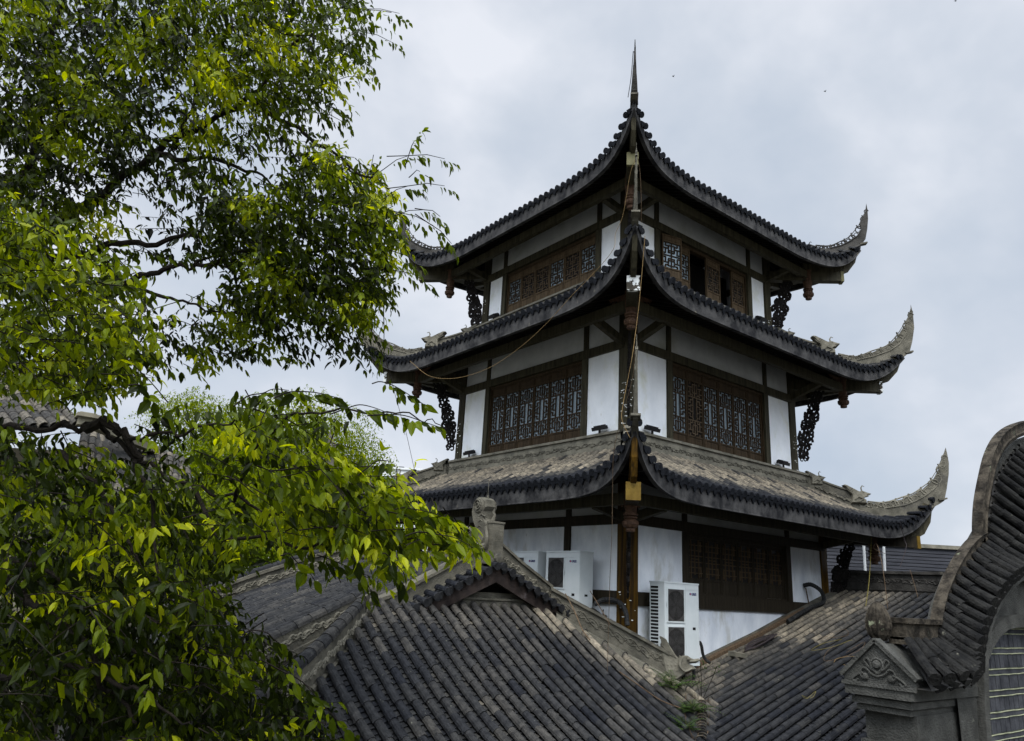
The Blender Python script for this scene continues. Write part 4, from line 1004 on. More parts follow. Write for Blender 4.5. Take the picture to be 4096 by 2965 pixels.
for sg in (-1, 1):
    fl.tube(smoothpath([fpt(0, -.05), fpt(sg*.06, -.03), fpt(sg*.1, .01), fpt(sg*.14, .0), fpt(sg*.15, -.05), fpt(sg*.12, -.075), fpt(sg*.10, -.05)], 4), .010, 5)
    fl.tube(smoothpath([fpt(sg*.13, -.03), fpt(sg*.18, -.05), fpt(sg*.23, -.09), fpt(sg*.2, -.11), fpt(sg*.18, -.085)], 4), .012, 5)
    fl.tube(smoothpath([fpt(0, -.02), fpt(sg*.07, .02), fpt(sg*.11, .07), fpt(sg*.08, .09), fpt(sg*.06, .06)], 4), .009, 5)
    fl.tube(smoothpath([fpt(0, -.03), fpt(sg*.05, .03), fpt(sg*.04, .08), fpt(0, .1)], 4), .012, 5)
    fl.lathe([(0, 0), (.03, .0), (.018, .012), (0, .014)], fpt(sg*.11, -.06), 8, Matrix.Rotation(-pi/2, 3, 'Y'))
fl.lathe([(0, 0), (.04, .0), (.03, .02), (0, .026)], fpt(0, .05), 9, Matrix.Rotation(-pi/2, 3, 'Y'))
gp_ = part(fl, 'flower_relief', 'gate_plaster', ob)
ln = MB(); prof = [(0, -.02), (.04, 0), (.085, .05), (.10, .11), (.098, .16), (.085, .22), (.06, .275), (.028, .315), (0, .33)]
ln.lathe(prof, (-3.6, -6.63, .62), 16)
for j in range(9):
    a_ = 2*pi*j/9; ln.tube([V((-3.6+math.cos(a_)*r__*1.02, -6.63+math.sin(a_)*r__*1.02, .62+z__)) for r__, z__ in prof[1:]], .012, 4)
gp(ln, 'lotus_finial', 'stone_mossy')
cb = MB(); cb.bb((-3.54, -6.84, .60), (-2.74, -6.68, .78)); cb.bb((-3.56, -6.87, .78), (-2.72, -6.65, .825)); cb.bb((-3.54, -6.86, .64), (-2.74, -6.67, .66)); gp(cb, 'low_coping', 'stone_mossy')
def coping(pts, name):
    P_ = smoothpath([V((a, 0, b)) for a, b in pts], 6); n = len(P_); rails = {}
    prof = [(0, -6.765), (.022, -6.755), (.022, -6.87), (0, -6.86), (-.03, -6.85), (-.09, -6.85), (-.105, -6.865), (-.15, -6.845), (-.15, -6.78), (-.02, -6.77)]
    vs = []
    for i, p in enumerate(P_):
        d = (P_[min(i+1, n-1)]-P_[max(i-1, 0)]).normalized(); nr = V((-d.z, 0, d.x))
        for o_, y in prof: vs.append(V((p.x, y, p.z))+nr*o_)
    m_ = len(prof); mb = MB(); mb.add(vs, [(i*m_+j, i*m_+(j+1) % m_, (i+1)*m_+(j+1) % m_, (i+1)*m_+j) for i in range(n-1) for j in range(m_)]+[tuple(range(m_-1, -1, -1)), tuple((n-1)*m_+j for j in range(m_))])
    gp(mb, name, 'stone_mossy')
coping([(-2.86, .62), (-2.80, .84), (-2.56, 1.12), (-2.2, 1.39), (-1.83, 1.60), (-1.52, 1.72), (-1.3, 1.75)], 'curved_coping')
coping([(-1.57, 1.66), (-1.52, 1.85), (-1.41, 2.09), (-1.22, 2.36), (-.93, 2.70), (-.59, 2.96), (-.2, 3.15), (.28, 3.31), (.84, 3.44), (2.2, 3.6), (4, 3.65)], 'curved_coping')
SCV = [(-3.55, .60), (-3.1, .60), (-2.84, .60), (-2.80, .74), (-2.62, .98), (-2.24, 1.26), (-1.78, 1.50), (-1.42, 1.64), (-1.30, 1.98), (-1.0, 2.40), (-.55, 2.68), (-.1, 2.92), (.9, 3.2), (2.4, 3.35)]
tl, pn = MB(), MB(); S_ = [V((x, -6.84, z)) for x, z in SCV]; E_ = [V((x+.03, -7.17, z+.02)) for x, z in EC]
cs, ce = cumlen(S_), cumlen(E_); N = 38
nodes = len(SCV)
for j in range(N*2):
    t_ = j/(2*N)*(nodes-1); i_ = int(t_); f_ = t_-i_
    a = S_[i_].lerp(S_[i_+1], f_); b = E_[i_].lerp(E_[i_+1], f_); side = (S_[i_+1]-S_[i_])+(E_[i_+1]-E_[i_])
    if side.length < .01: side = V((1, 0, 0))
    mid = (a+b)/2+V((0, 0, -.015))
    if j % 2 == 0: cover_row(tl, [a, mid, b], side, .051, .24, lambda p: random.uniform(.1, .6), .028, cap=.3, jit=.010)
    else: pan_row(pn, [a-V((0, 0, .02)), mid-V((0, 0, .02)), b-V((0, 0, .02))], side, .115, .1, lambda p: .55+random.uniform(-.1, .2), drop=.2)
gp(tl, 'cover_tiles', 'tile_black'); gp(pn, 'pan_tiles', 'tile_black')
un = MB(); un.strip([p+V((0, .0, -.03)) for p in S_], [p+V((0, .02, -.06)) for p in E_]); un.strip([p+V((0, .02, -.06)) for p in E_], [p+V((0, .24, -.06)) for p in E_]); gp(un, 'coping_deck', 'deck')

# ================================================================== AIR CONDITIONERS
def ac_unit(loc, rz, label, W=.74, D=.265, H=1.10, legs=.3):
    t = thing('outdoor_unit', loc, label, 'air conditioner', 'white two fan air conditioner outdoor units round the pagoda'); t.rotation_euler = (0, 0, rz)
    def pt(mb, n, m, parent=None):
        o = mb.build(n, m, parent or t); return o
    c = MB(); c.bb((0, 0, 0), (W, D, H-.02)); c.bb((-.006, -.008, H-.02), (W+.006, D+.006, H)); c.bb((W*.60, -.006, .05), (W-.012, 0, H-.1)); c.bb((W*.60, -.006, H-.095), (W-.012, 0, H-.03))
    pt(c, 'casing', 'ac_white')
    for z0 in (.06, .56):
        z1 = z0+.46; x0, x1 = .045, W*.575
        f = MB(); f.bb((x0, -.012, z0), (x0+.018, 0, z1)); f.bb((x1-.018, -.012, z0), (x1, 0, z1)); f.bb((x0+.018, -.012, z0), (x1-.018, 0, z0+.018)); f.bb((x0+.018, -.012, z1-.018), (x1-.018, 0, z1))
        gr = pt(f, 'fan_grille', 'ac_white')
        d_ = MB(); d_.bb((x0+.018, -.003, z0+.018), (x1-.018, -.001, z1-.018)); pt(d_, 'grille_backing', 'ac_wire', gr); d_ = MB(); d_.lathe([(0, 0), (.195, 0), (.195, .0015), (0, .0015)], ((x0+x1)/2, -.0030, (z0+z1)/2), 28, Matrix.Rotation(pi/2, 3, 'X')); pt(d_, 'fan_opening', 'ac_dark', gr)
        b_ = MB(); xc, zc_ = (x0+x1)/2, (z0+z1)/2
        for q in range(5):
            a_ = 2*pi*q/5; b_.beam((xc+.02*math.cos(a_), -.0045, zc_+.02*math.sin(a_)), (xc+.17*math.cos(a_+.4), -.0045, zc_+.17*math.sin(a_+.4)), .002, .07, (0, -1, 0)) if False else b_.prism([(.02*math.cos(a_), .02*math.sin(a_)), (.17*math.cos(a_), .17*math.sin(a_)), (.17*math.cos(a_+.7), .17*math.sin(a_+.7)), (.04*math.cos(a_+1), .04*math.sin(a_+1))], (xc, -.0045, zc_), (1, 0, 0), (0, 0, 1), .002)
        pt(b_, 'fan', 'rubber', gr)
        wv = MB(); n = 20
        for q in range(1, n): x_ = lerp(x0+.018, x1-.018, q/n); wv.bb((x_-.0008, -.011, z0+.018), (x_+.0008, -.0085, z1-.018))
        for q in range(1, 26): z_ = lerp(z0+.018, z1-.018, q/26); wv.bb((x0+.018, -.0085, z_-.0005), (x1-.018, -.0070, z_+.0005))
        pt(wv, 'wire_guard', 'ac_wire', gr)
    lv = MB()
    for q in range(22):
        z_ = .06+q*.045; lv.bb((-.003, D*.42, z_), (0.001, D*.92, z_+.028))
    pt(lv, 'side_louvre', 'ac_dark')
    h = MB(); h.bb((W*.80, -.009, .47), (W*.88, -.004, .505)); h.bb((W+.0, D*.4, .47), (W+.003, D*.62, .50)); pt(h, 'handle_recess', 'ac_dark')
    cu = bpy.data.curves.new('logo', 'FONT'); cu.body = 'GREE'; cu.size = .047; cu.extrude = .0012; cu.offset = .0012
    to = bpy.data.objects.new('logo_tmp', cu); col.objects.link(to); bpy.context.view_layer.update()
    me = bpy.data.meshes.new_from_object(to.evaluated_get(bpy.context.evaluated_depsgraph_get())); bpy.data.objects.remove(to)
    me.materials.clear(); me.materials.append(MAT['logo_blue']); lo = bpy.data.objects.new('lettering', me); col.objects.link(lo); lo.parent = t
    lo.matrix_basis = Matrix.Translation((W*.77, -.0085, H-.165)) @ Matrix.Rotation(pi/2, 4, 'X')
    e1 = MB(); e1.lathe([(0, 0), (.0165, 0), (.0165, .002), (0, .002)], (W*.735, -.007, H-.148), 14, Matrix.Rotation(pi/2, 3, 'X')); e_ = pt(e1, 'emblem', 'logo_blue')
    e2 = MB(); e2.prism([(0, -.010), (.012, -.006), (.014, .004), (.004, .012), (.006, .002), (-.006, .0)], (W*.735, -.0098, H-.148), (1, 0, 0), (0, 0, 1), .001); pt(e2, 'emblem_swirl', 'logo_red', e_)
    lg = MB()
    for x_ in (.08, W-.08): lg.bb((x_-.03, .02, -.04), (x_+.03, D-.02, 0)); lg.bb((x_-.015, .03, -legs), (x_+.015, .06, -.04)); lg.bb((x_-.015, D-.06, -legs), (x_+.015, D-.03, -.04))
    pt(lg, 'stand', 'black_metal')
    return t
ac_unit((-2.45, -3.15, .01), 0, 'white two fan air conditioner unit standing alone against the right face of the pagoda', legs=.35)
ac_unit((-3.14, -1.44, .375), -pi/2, 'white air conditioner on the left face, its lower fan cut off by the sloping ridge', legs=1.0)
ac_unit((-3.14, -.51, .375), -pi/2, 'white air conditioner mostly hidden between its neighbour and the ridge ornament', legs=1.0)

pm = MB()
for dz, r_ in ((0, .018), (.05, .013)): pm.tube(smoothpath([V((-1.72, -2.99, .30+dz)), V((-1.60, -2.97, .33+dz)), V((-1.54, -2.9, .30+dz)), V((-1.52, -2.80, .16+dz)), V((-1.52, -2.72, .02+dz))], 6), r_, 7)
tag(pm.build('refrigerant_pipes', 'rope_brown'), 'pair of wrapped pipes running from the lone air conditioner into the wall', 'pipe')
pm = MB(); pm.tube(smoothpath([V((-2.3, -2.86, .2)), V((-2.32, -2.83, .05)), V((-2.3, -2.78, -.1)), V((-2.26, -2.76, -.3))], 6), .012, 6)
tag(pm.build('drain_hose', 'ac_wire'), 'thin grey drain hose behind the lone air conditioner', 'hose')

# ================================================================== FLOODLIGHTS
def flood(a, o_, z, fc, label, tilt=18):
    t = thing('floodlight', FR[fc] @ fp(a, o_, z), label, 'floodlight', 'small black floodlights along the pagoda eaves'); t.rotation_euler = (0, 0, -pi/2*fc)
    b = MB(); R = Matrix.Rotation(rad(tilt), 3, 'X'); b.box((0, 0, .10), (.22, .15, .06), R); b.box((0, .0, .135), (.17, .11, .03), R)
    for q in range(6): b.box((-.07+.028*q, .01, .12), (.005, .08, .014), R)
    b.build('lamp_body', 'black_metal', t)
    g = MB(); g.box((0, -.012, .068), (.165, .105, .004), R); g.build('lens', 'glass_dark', t)
    s = MB(); s.bb((-.015, -.012, 0), (.015, .012, .07)); s.bb((-.05, -.03, -.004), (.05, .03, .004)); s.build('bracket', 'black_metal', t)
flood(-1.95, 2.50, 3.335, 0, 'black floodlight on the lower roof ridge, just right of the near corner column')
flood(1.72, 2.50, 3.335, 0, 'black floodlight on the lower roof ridge near its right end')
flood(1.88, 2.50, 3.335, 1, 'black floodlight on the lower roof ridge, left of the near corner column', )
flood(-1.75, 2.50, 3.335, 1, 'black floodlight on the lower roof ridge near its left end')
flood(1.66, 2.22, 6.28, 0, 'black floodlight on the middle roof ridge at its right end', 24)
flood(-1.62, 2.22, 6.28, 1, 'black floodlight on the middle roof ridge at its left end', 24)

# ================================================================== ROPES, PIPES, SMALL THINGS
def rope(pts, r, m, name, label, cat, group=None):
    mb = MB(); mb.tube(smoothpath([at(*p) for p in pts], 7), r, 5); return tag(mb.build(name, m), label, cat, group)
G1 = 'ropes and cords trailing from the pagoda eaves'
rope([(2540, 640, 9.55), (2520, 700, 9.6), (2492, 860, 9.7), (2462, 935, 9.75), (2452, 1000, 9.7), (2370, 1098, 9.9), (2290, 1180, 10.1), (2180, 1300, 10.5), (2080, 1390, 10.9), (1960, 1470, 11.4), (1830, 1512, 12), (1720, 1505, 12.4), (1640, 1445, 12.9)], .0032, 'rope', 'rope', 'tan rope hanging in a long arc from the middle spire to the left eave corner', 'rope', G1)
rope([(2540, 1392, 8.5), (2532, 1500, 8.6), (2510, 1590, 8.65), (2478, 1700, 8.8), (2455, 1810, 8.85), (2450, 1960, 8.9), (2448, 2120, 8.9), (2440, 2300, 8.9), (2436, 2440, 8.9), (2430, 2640, 8.9), (2428, 2780, 8.8), (2434, 2850, 8.5), (2443, 2905, 8.2)], .0032, 'rope_brown', 'rope', 'long brown rope hanging straight down past the near corner to the front roof', 'rope', G1)
rope([(2580, 945, 9.6), (2572, 1040, 9.5), (2560, 1180, 9.4), (2546, 1300, 9.3), (2530, 1420, 9.0), (2515, 1500, 8.9), (2492, 1620, 8.7), (2488, 1680, 8.6), (2520, 1752, 8.5)], .0032, 'rope', 'rope', 'tan rope crossing the near corner from the middle eave down to the lower spire', 'rope', G1)
rope([(2552, 635, 9.5), (2560, 690, 9.6), (2565, 800, 9.7), (2565, 890, 9.8)], .005, 'rope_brown', 'rope', 'short brown rope lying along the right side of the middle spire', 'rope', G1)
rope([(2536, 205, 9.62), (2546, 300, 9.7), (2552, 420, 9.75)], .004, 'cord_dark', 'cord', 'thin dark cord on the right side of the top spire', 'cord', G1)
rope([(2533, 205, 9.62), (2524, 310, 9.7), (2512, 390, 9.75)], .005, 'cord_dark', 'cord', 'thin dark cord on the left side of the top spire', 'cord', G1)
rope([(3486, 2140, 12.9), (3482, 2230, 12.8), (3476, 2330, 12.6), (3463, 2425, 12.2)], .006, 'cord_yellow', 'cord', 'bright yellow cord hanging from the lower right eave', 'cord', G1)
rope([(3556, 2480, 11.9), (3535, 2300, 12.3), (3518, 2210, 12.6), (3505, 2175, 12.8), (3496, 2195, 12.8), (3540, 2215, 12.9)], .005, 'rope_brown', 'cord', 'brown cord looped below the lower right eave', 'cord', G1)
rope([(3600, 2090, 13.1), (3618, 2160, 13.1), (3625, 2190, 13), (3600, 2270, 12.8)], .006, 'cord_dark', 'cord', 'dark purple cord dangling from the lower right eave corner', 'cord', G1)
rope([(3640, 2280, 12.4), (3655, 2330, 12.2), (3672, 2390, 12)], .004, 'rope_brown', 'cord', 'thin brown cord falling onto the ridge of the side hall', 'cord', G1)
rope([(1620, 1740, 12.6), (1600, 1650, 12.4), (1575, 1560, 12.2), (1560, 1500, 12)], .004, 'cord_dark', 'cord', 'thin black wire running up past the left eave corner', 'wire', G1)
rope([(1660, 1890, 13.2), (1640, 1800, 12.9), (1622, 1720, 12.7)], .004, 'cord_dark', 'cord', 'thin black wire rising from the left roof beast', 'wire', G1)
rope([(2360, 2364, 9.7), (2400, 2430, 9.5), (2440, 2500, 9.3)], .005, 'rope_brown', 'cord', 'dark cord hanging over the ridge of the front hall', 'cord', G1)
rope([(2262, 2375, 9.2), (2300, 2450, 8.95), (2330, 2520, 8.7), (2360, 2560, 8.5)], .007, 'rope_brown', 'cord', 'rusty cord lying over the gable ridge of the front hall', 'cord', G1)
rope([(2478, 2688, 8.45), (2560, 2745, 8.45), (2640, 2800, 8.5), (2720, 2832, 8.6), (2770, 2850, 8.75)], .007, 'rope_brown', 'cable', 'brown cable lying diagonally across the front roof tiles', 'cable')
# corrugated pipe out of the wall, over the side hall roof
pm = MB(); P_ = smoothpath([V((1.86, -2.68, 1.24)), V((1.92, -2.80, 1.26)), V((2.1, -2.88, 1.15)), V((2.1, -2.9, .98)), V((1.8, -2.9, .90)), V((1.4, -2.92, .80)), V((.9, -2.93, .63))], 10)
pm.tube(P_, [.035+.004*(i % 2) for i in range(len(P_))], 8)
tag(pm.build('corrugated_pipe', 'rubber'), 'black corrugated pipe curving out of the stained pagoda wall onto the side hall roof', 'pipe')
pm = MB(); pm.tube([V((1.86, -2.72, 1.2)), V((1.88, -2.75, .93))], .012, 6); tag(pm.build('drain_stub', 'rope_brown'), 'thin pale pipe dropping from the wall hole beside the corrugated pipe', 'pipe')
pm = MB(); P_ = smoothpath([V((-3.0, -2.35, .75)), V((-2.9, -2.45, .82)), V((-2.78, -2.6, .80)), V((-2.74, -2.7, .68)), V((-2.75, -2.75, .5))], 8); pm.tube(P_, [.032+.004*(i % 2) for i in range(len(P_))], 8)
tag(pm.build('corrugated_pipe', 'rubber'), 'black corrugated pipe bending behind the hip ridge beside the air conditioners', 'pipe')
pm = MB(); pm.tube(smoothpath([at(2797, 2565, 10.35), at(2806, 2585, 10.35), at(2812, 2620, 10.35), at(2824, 2640, 10.35), at(2840, 2652, 10.3)], 6), [.012]+[.022]*23+[.022], 7)
tag(pm.build('black_hose', 'rubber'), 'short black hose end sticking up behind the dragon head', 'hose')
pm = MB(); pm.tube([at(2755, 2580, 10.2), at(2752, 2600, 10.2), at(2765, 2612, 10.2), at(2780, 2606, 10.2), at(2778, 2592, 10.2), at(2764, 2594, 10.2), at(2762, 2610, 10.2)], .007, 5)
tag(pm.build('bent_wire', 'black_metal'), 'small loop of bent wire on the dragon head', 'wire')
fg = MB(); a, b, c, d = at(2777, 2612, 10.25), at(2782, 2618, 10.25), at(2793, 2570, 10.25), at(2793, 2595, 10.25)
flg = thing('pennant', at(2785, 2600, 10.25), 'small torn red, white and blue pennant above the dragon head', 'pennant')
for n_, m_, (p0, p1, p2, p3) in (('red_stripe', 'flag_red', ((2766, 2612), (2772, 2614), (2795, 2578), (2793, 2564))), ('blue_stripe', 'flag_blue', ((2774, 2615), (2783, 2606), (2795, 2592), (2795, 2579))), ('white_stripe', 'flag_white', ((2772, 2609), (2776, 2611), (2787, 2592), (2784, 2589)))):
    fg = MB(); dd = 10.25 if n_ != 'white_stripe' else 10.235; q = [at(*p, dd) for p in (p0, p1, p2, p3)]; q2 = [p+CF*.004 for p in q]
    fg.add(q+q2, [(0, 1, 2, 3), (7, 6, 5, 4), (0, 4, 5, 1), (1, 5, 6, 2), (2, 6, 7, 3), (3, 7, 4, 0)]); o = fg.build(n_, m_, flg); shift(o)
# coil of cable, a loose stone and stray wires on the side hall roof
def onB(x, y, h=.07): return V((x, y, B0(x)+h))
cm = MB()
for j in range(5):
    cm.tube([onB(-.30+(.30+.02*j)*math.cos(a_)*1.0+.04*j, -3.12+(.055+.012*j)*math.sin(a_), .085+.008*j+.012*math.sin(a_*2+j)) for a_ in [2*pi*q/22 for q in range(23)]], .009, 5)
tag(cm.build('cable_coil', 'cord_dark'), 'flattened coil of old brown cable lying on the side hall roof by the pagoda wall', 'cable')
cm = MB(); cm.beam(onB(-.80, -3.0, .1), onB(-.80, -3.28, .09), .09, .07, w1=.07, h1=.05); tag(cm.build('loose_stone', 'stone_light'), 'loose pale stone block holding down the cable coil', 'stone')
for j, (x0, y0, m_, s_) in enumerate(((-.1, -4.2, 'cord_yellow', .3), (-.3, -4.5, 'rope_brown', .34), (.35, -4.0, 'rope_brown', .25), (-.6, -4.75, 'rope', .22), (-1.9, -4.9, 'cord_yellow', .08))):
    rr_ = random.Random(j); cm = MB(); ps = []
    for q in range(7): ps.append(onB(x0+s_*math.cos(q*1.1+j)*rr_.uniform(.6, 1.2), y0+s_*.7*math.sin(q*.9+j)*rr_.uniform(.6, 1.1), .08+.09*rr_.random()))
    cm.tube(smoothpath(ps, 6), .0026, 4)
    tag(cm.build('loose_wire', m_), ['tangled yellow wire curling on the middle of the side hall roof', 'brown wire loop lying beside the yellow one on the side hall roof', 'tan wire arching high on the side hall roof toward the lotus finial', 'tan wire looped low on the side hall roof beside the pediment', 'short yellow wire curl near the lower edge of the side hall roof'][j], 'wire', 'loose wires on the side hall roof')

# ================================================================== BACKDROP BUILDINGS
def frame_at(px, py, depth): return at(px, py, depth)
# grey clad building with white pipes, right
wb = thing('clad_building', (12, 3, -5.6), 'dark grey clad building with white coping behind the right end of the pagoda', 'building')
e1, e2 = at(3250, 2168, 24), at(4300, 2160, 24); zt_ = 3.95
dirx = V((CR.x, CR.y, 0)).normalized(); fwd = V((-dirx.y, dirx.x, 0))
P0 = V((at(3240, 2200, 24).x, at(3240, 2200, 24).y, 0)); 
ztop = at(3600, 2172, 24).z; 
def obb(mb, p, a0, a1, d0, d1, z0, z1):
    vs = [p+dirx*a+fwd*d+V((0, 0, z)) for a in (a0, a1) for d in (d0, d1) for z in (z0, z1)]
    mb.add(vs, [(0, 1, 3, 2), (4, 6, 7, 5), (0, 4, 5, 1), (2, 3, 7, 6), (0, 2, 6, 4), (1, 5, 7, 3)])
mb = MB(); obb(mb, P0, 0, 14, 0, 6, -5.6, ztop-.12); 
for j in range(22): obb(mb, P0, 0, 14, -.03, 0, ztop-.2-j*.11-.085, ztop-.2-j*.11)
part(mb, 'clad_wall', 'clad', wb)
mb = MB(); obb(mb, P0, -.1, 14.1, -.1, 6.1, ztop-.12, ztop); part(mb, 'coping', 'stone_light', wb)
for px_ in (3462, 3540):
    mb = MB(); q0, q1 = at(px_, 2300, 23.3), at(px_-(8 if px_ < 3500 else 6)+0, 2165, 23.3)
    mb.tube([at(px_, 2420, 23.3), q0, q1], .042, 8); part(mb, 'white_pipe', 'white_paint', wb)
mb = MB(); mb.tube([at(3516, 2168, 23.3), at(3536, 2166, 23.3)], .042, 8); part(mb, 'pipe_elbow', 'white_paint', wb)
# pale modern block far behind on the left
fb = thing('modern_block', at(1600, 2100, 90), 'distant pale flat roofed modern block between the tree and the pagoda', 'building')
mb = MB(); ztop2 = at(1600, 1878, 90).z; P1 = V((at(1440, 1900, 90).x, at(1440, 1900, 90).y, 0)); obb(mb, P1, 0, 9.5, 0, 9, -5.6, ztop2); obb(mb, P1, -.2, 9.7, -.2, 9.2, ztop2-.0, ztop2+.25); part(mb, 'wall', 'white_paint', fb)
for j in range(4):
    for i in range(5):
        mb = MB(); obb(mb, P1, .4+i*1.8, 1.9+i*1.8, -.12, .0, ztop2-2.6-j*3.2, ztop2-.9-j*3.2); part(mb, 'window', 'glass_far', fb)
mb = MB(); obb(mb, P1, 3, 3.8, 2, 3, ztop2, ztop2+.9); obb(mb, P1, 4.4, 5, 2, 3, ztop2, ztop2+.7); part(mb, 'roof_vent', 'clad', fb)
# old house with brown tiles, far left
oh = thing('tiled_house', at(200, 2000, 17), 'old house with a steep brown tiled roof at the left edge behind the leaves', 'house')
def roofquad(p, q, r, s, name, m='tile', n=26):
    mb = MB(); p, q, r, s = [V(x) for x in (p, q, r, s)]     # p-q ridge side, s-r eave side
    for i in range(n):
        a, b = p.lerp(q, (i+.5)/n), s.lerp(r, (i+.5)/n); sd = (q-p).normalized(); pts = [a.lerp(b, k_/6) for k_ in range(7)]
        cover_row(mb, pts, sd, (q-p).length/n*.48, .30, lambda p_: random.uniform(.52, .8), 0, jit=.01)
    o = part(mb, name, m, oh); mb2 = MB(); nrm = (q-p).cross(s-p).normalized()*.03
    mb2.add([p-nrm, q-nrm, r-nrm, s-nrm], [(0, 1, 2, 3)]); mb2.add([p+nrm*.0-V((0,0,.05)), q-V((0,0,.05)), r-V((0,0,.05)), s-V((0,0,.05))], [(0, 1, 2, 3)]); part(mb2, 'roof_sheathing', 'deck', oh)
a, b = at(-700, 1150, 17), at(60, 1450, 17)
roofquad(at(-900, 1380, 19), at(40, 1400, 19), at(330, 1700, 17), at(-900, 1760, 15.5), 'tile_roof')
roofquad(at(330, 1700, 18), at(760, 1850, 21), at(760, 2080, 18), at(280, 1960, 16), 'lower_tile_roof', n=16)
mb = MB(); q0, q1 = at(345, 1690, 16.9), at(620, 1800, 19.5)
mb.beam(q0, q1, .25, .18); mb.box(at(345, 1680, 17), (.35, .35, .3)); mb.box(at(352, 1668, 17), (.5, .5, .08)); part(mb, 'verge_coping', 'house_wall', oh)
mb = MB(); c0 = at(-200, 2200, 17.6); obb(mb, V((c0.x, c0.y, 0)), -6, 2.6, 0, 5, -5.6, at(0, 1770, 17.6).z); c1_ = at(500, 2200, 20); obb(mb, V((c1_.x, c1_.y, 0)), -1.6, 1.6, 0, 4, -5.6, at(500, 1960, 20).z); part(mb, 'wall', 'house_wall', oh)
for px_, py_ in ((20, 1600), (20, 1900), (200, 2050)):
    mb = MB(); mb.box(at(px_, py_, 15.4 if py_ < 1700 else 17.3), (.05, .05, .05)); 
# ================================================================== TREES
class Leaves:
    def __init__(s): s.v = []; s.f = []; s.t = []
    def leaf(s, b, d, n, L, W, tint, curl=.12):
        d = d.normalized(); sd = d.cross(n)
        if sd.length < 1e-4: sd = d.cross(V((.3, .5, .8)))
        sd.normalize(); up = sd.cross(d); o = len(s.v)
        m1 = b+d*L*.33-up*curl*L*.1; m2 = b+d*L*.68-up*curl*L*.45; tp = b+d*L*.98-up*curl*L*1.1
        f = W*.14
        s.v += [b, b+d*L*.18+sd*W*.33+up*f, m1, b+d*L*.18-sd*W*.33+up*f, b+d*L*.44+sd*W*.5+up*f-up*curl*L*.2, m2, b+d*L*.44-sd*W*.5+up*f-up*curl*L*.2, b+d*L*.78+sd*W*.27+up*f*.5-up*curl*L*.6, b+d*L*.78-sd*W*.27+up*f*.5-up*curl*L*.6, tp]
        s.t += [tint]*10
        s.f += [(o, o+1, o+2), (o, o+2, o+3), (o+1, o+4, o+5, o+2), (o+2, o+5, o+6, o+3), (o+4, o+7, o+9, o+5), (o+5, o+9, o+8, o+6)]
    def build(s, name, m, parent):
        mb = MB(); mb.v, mb.f, mb.t = s.v, s.f, s.t; return mb.build(name, m, parent)
RT = random.Random(11)
def sprig(lv, tw, p, d, length, ls, tint, droop=.5, gap=.5, r0=.0035, young=0):
    """a leafy twig: alternate pointed leaves hanging to both sides"""
    step = ls*gap; n = max(3, int(length/step)); pts = [p.copy()]; d = d.normalized(); q = p.copy()
    sd = d.cross(V((0, 0, 1)));  sd = sd.normalized() if sd.length > .05 else CR.copy()
    for i in range(n):
        d = (d+V((RT.uniform(-.12, .12), RT.uniform(-.12, .12), -droop*step*1.2+RT.uniform(-.06, .06)))).normalized(); q = q+d*step; pts.append(q.copy())
        sg = 1 if i % 2 else -1
        ld = (d*RT.uniform(.35, .8)+sd*sg*RT.uniform(.35, .9)+V((0, 0, -RT.uniform(.25, 1.0)))).normalized()
        nr = (V((0, 0, 1))*RT.uniform(.3, 1)-CF*RT.uniform(-.3, .9)+V((RT.uniform(-.5, .5), RT.uniform(-.5, .5), RT.uniform(-.3, .3)))).normalized()
        L = ls*RT.uniform(.45, 1.3)*(1-.25*(i/n)); t_ = tint+RT.uniform(-.14, .14)+young*(i/n)**2
        lv.leaf(q, ld, nr, L, L*RT.uniform(.30, .48), max(0, min(1, t_)), RT.uniform(-.1, .6))
    L = ls*.8; lv.leaf(q, (d+V((0, 0, -.5))).normalized(), V((RT.uniform(-.5, .5), RT.uniform(-.5, .5), 1)), L, L*.42, max(0, min(1, tint+.1+young)), .2)
    if tw is not None: tw.tube(pts[::2] if len(pts) > 5 else pts, [lerp(r0, r0*.4, i/max(1, len(pts[::2] if len(pts) > 5 else pts)-1)) for i in range(len(pts[::2] if len(pts) > 5 else pts))], 3)
def inside(poly, x, y):
    c = False; j = len(poly)-1
    for i in range(len(poly)):
        if (poly[i][1] > y) != (poly[j][1] > y) and x < (poly[j][0]-poly[i][0])*(y-poly[i][1])/(poly[j][1]-poly[i][1])+poly[i][0]: c = not c
        j = i
    return c
VK = 4096/2268
def limb(mb, pts, r0, r1, n=7):
    P_ = smoothpath([at(x*VK, y*VK, d) for x, y, d in pts], 6); m_ = len(P_); wb = min(.03, r0*1.2+.008); a1, a2 = RT.uniform(0, 6), RT.uniform(0, 6)
    for i in range(1, m_-1): P_[i] = P_[i]+CU*wb*math.sin(i*.9+a1)*.6+CR*wb*math.sin(i*.6+a2)*.4+CU*RT.uniform(-.4, .4)*wb
    for i in range(1, m_-1): P_[i] = P_[i]+V((RT.uniform(-1, 1), RT.uniform(-1, 1), RT.uniform(-1, 1)))*r0*.25
    mb.tube(P_, [lerp(r0, r1, (i/(m_-1))**.8) for i in range(m_)], n); return P_
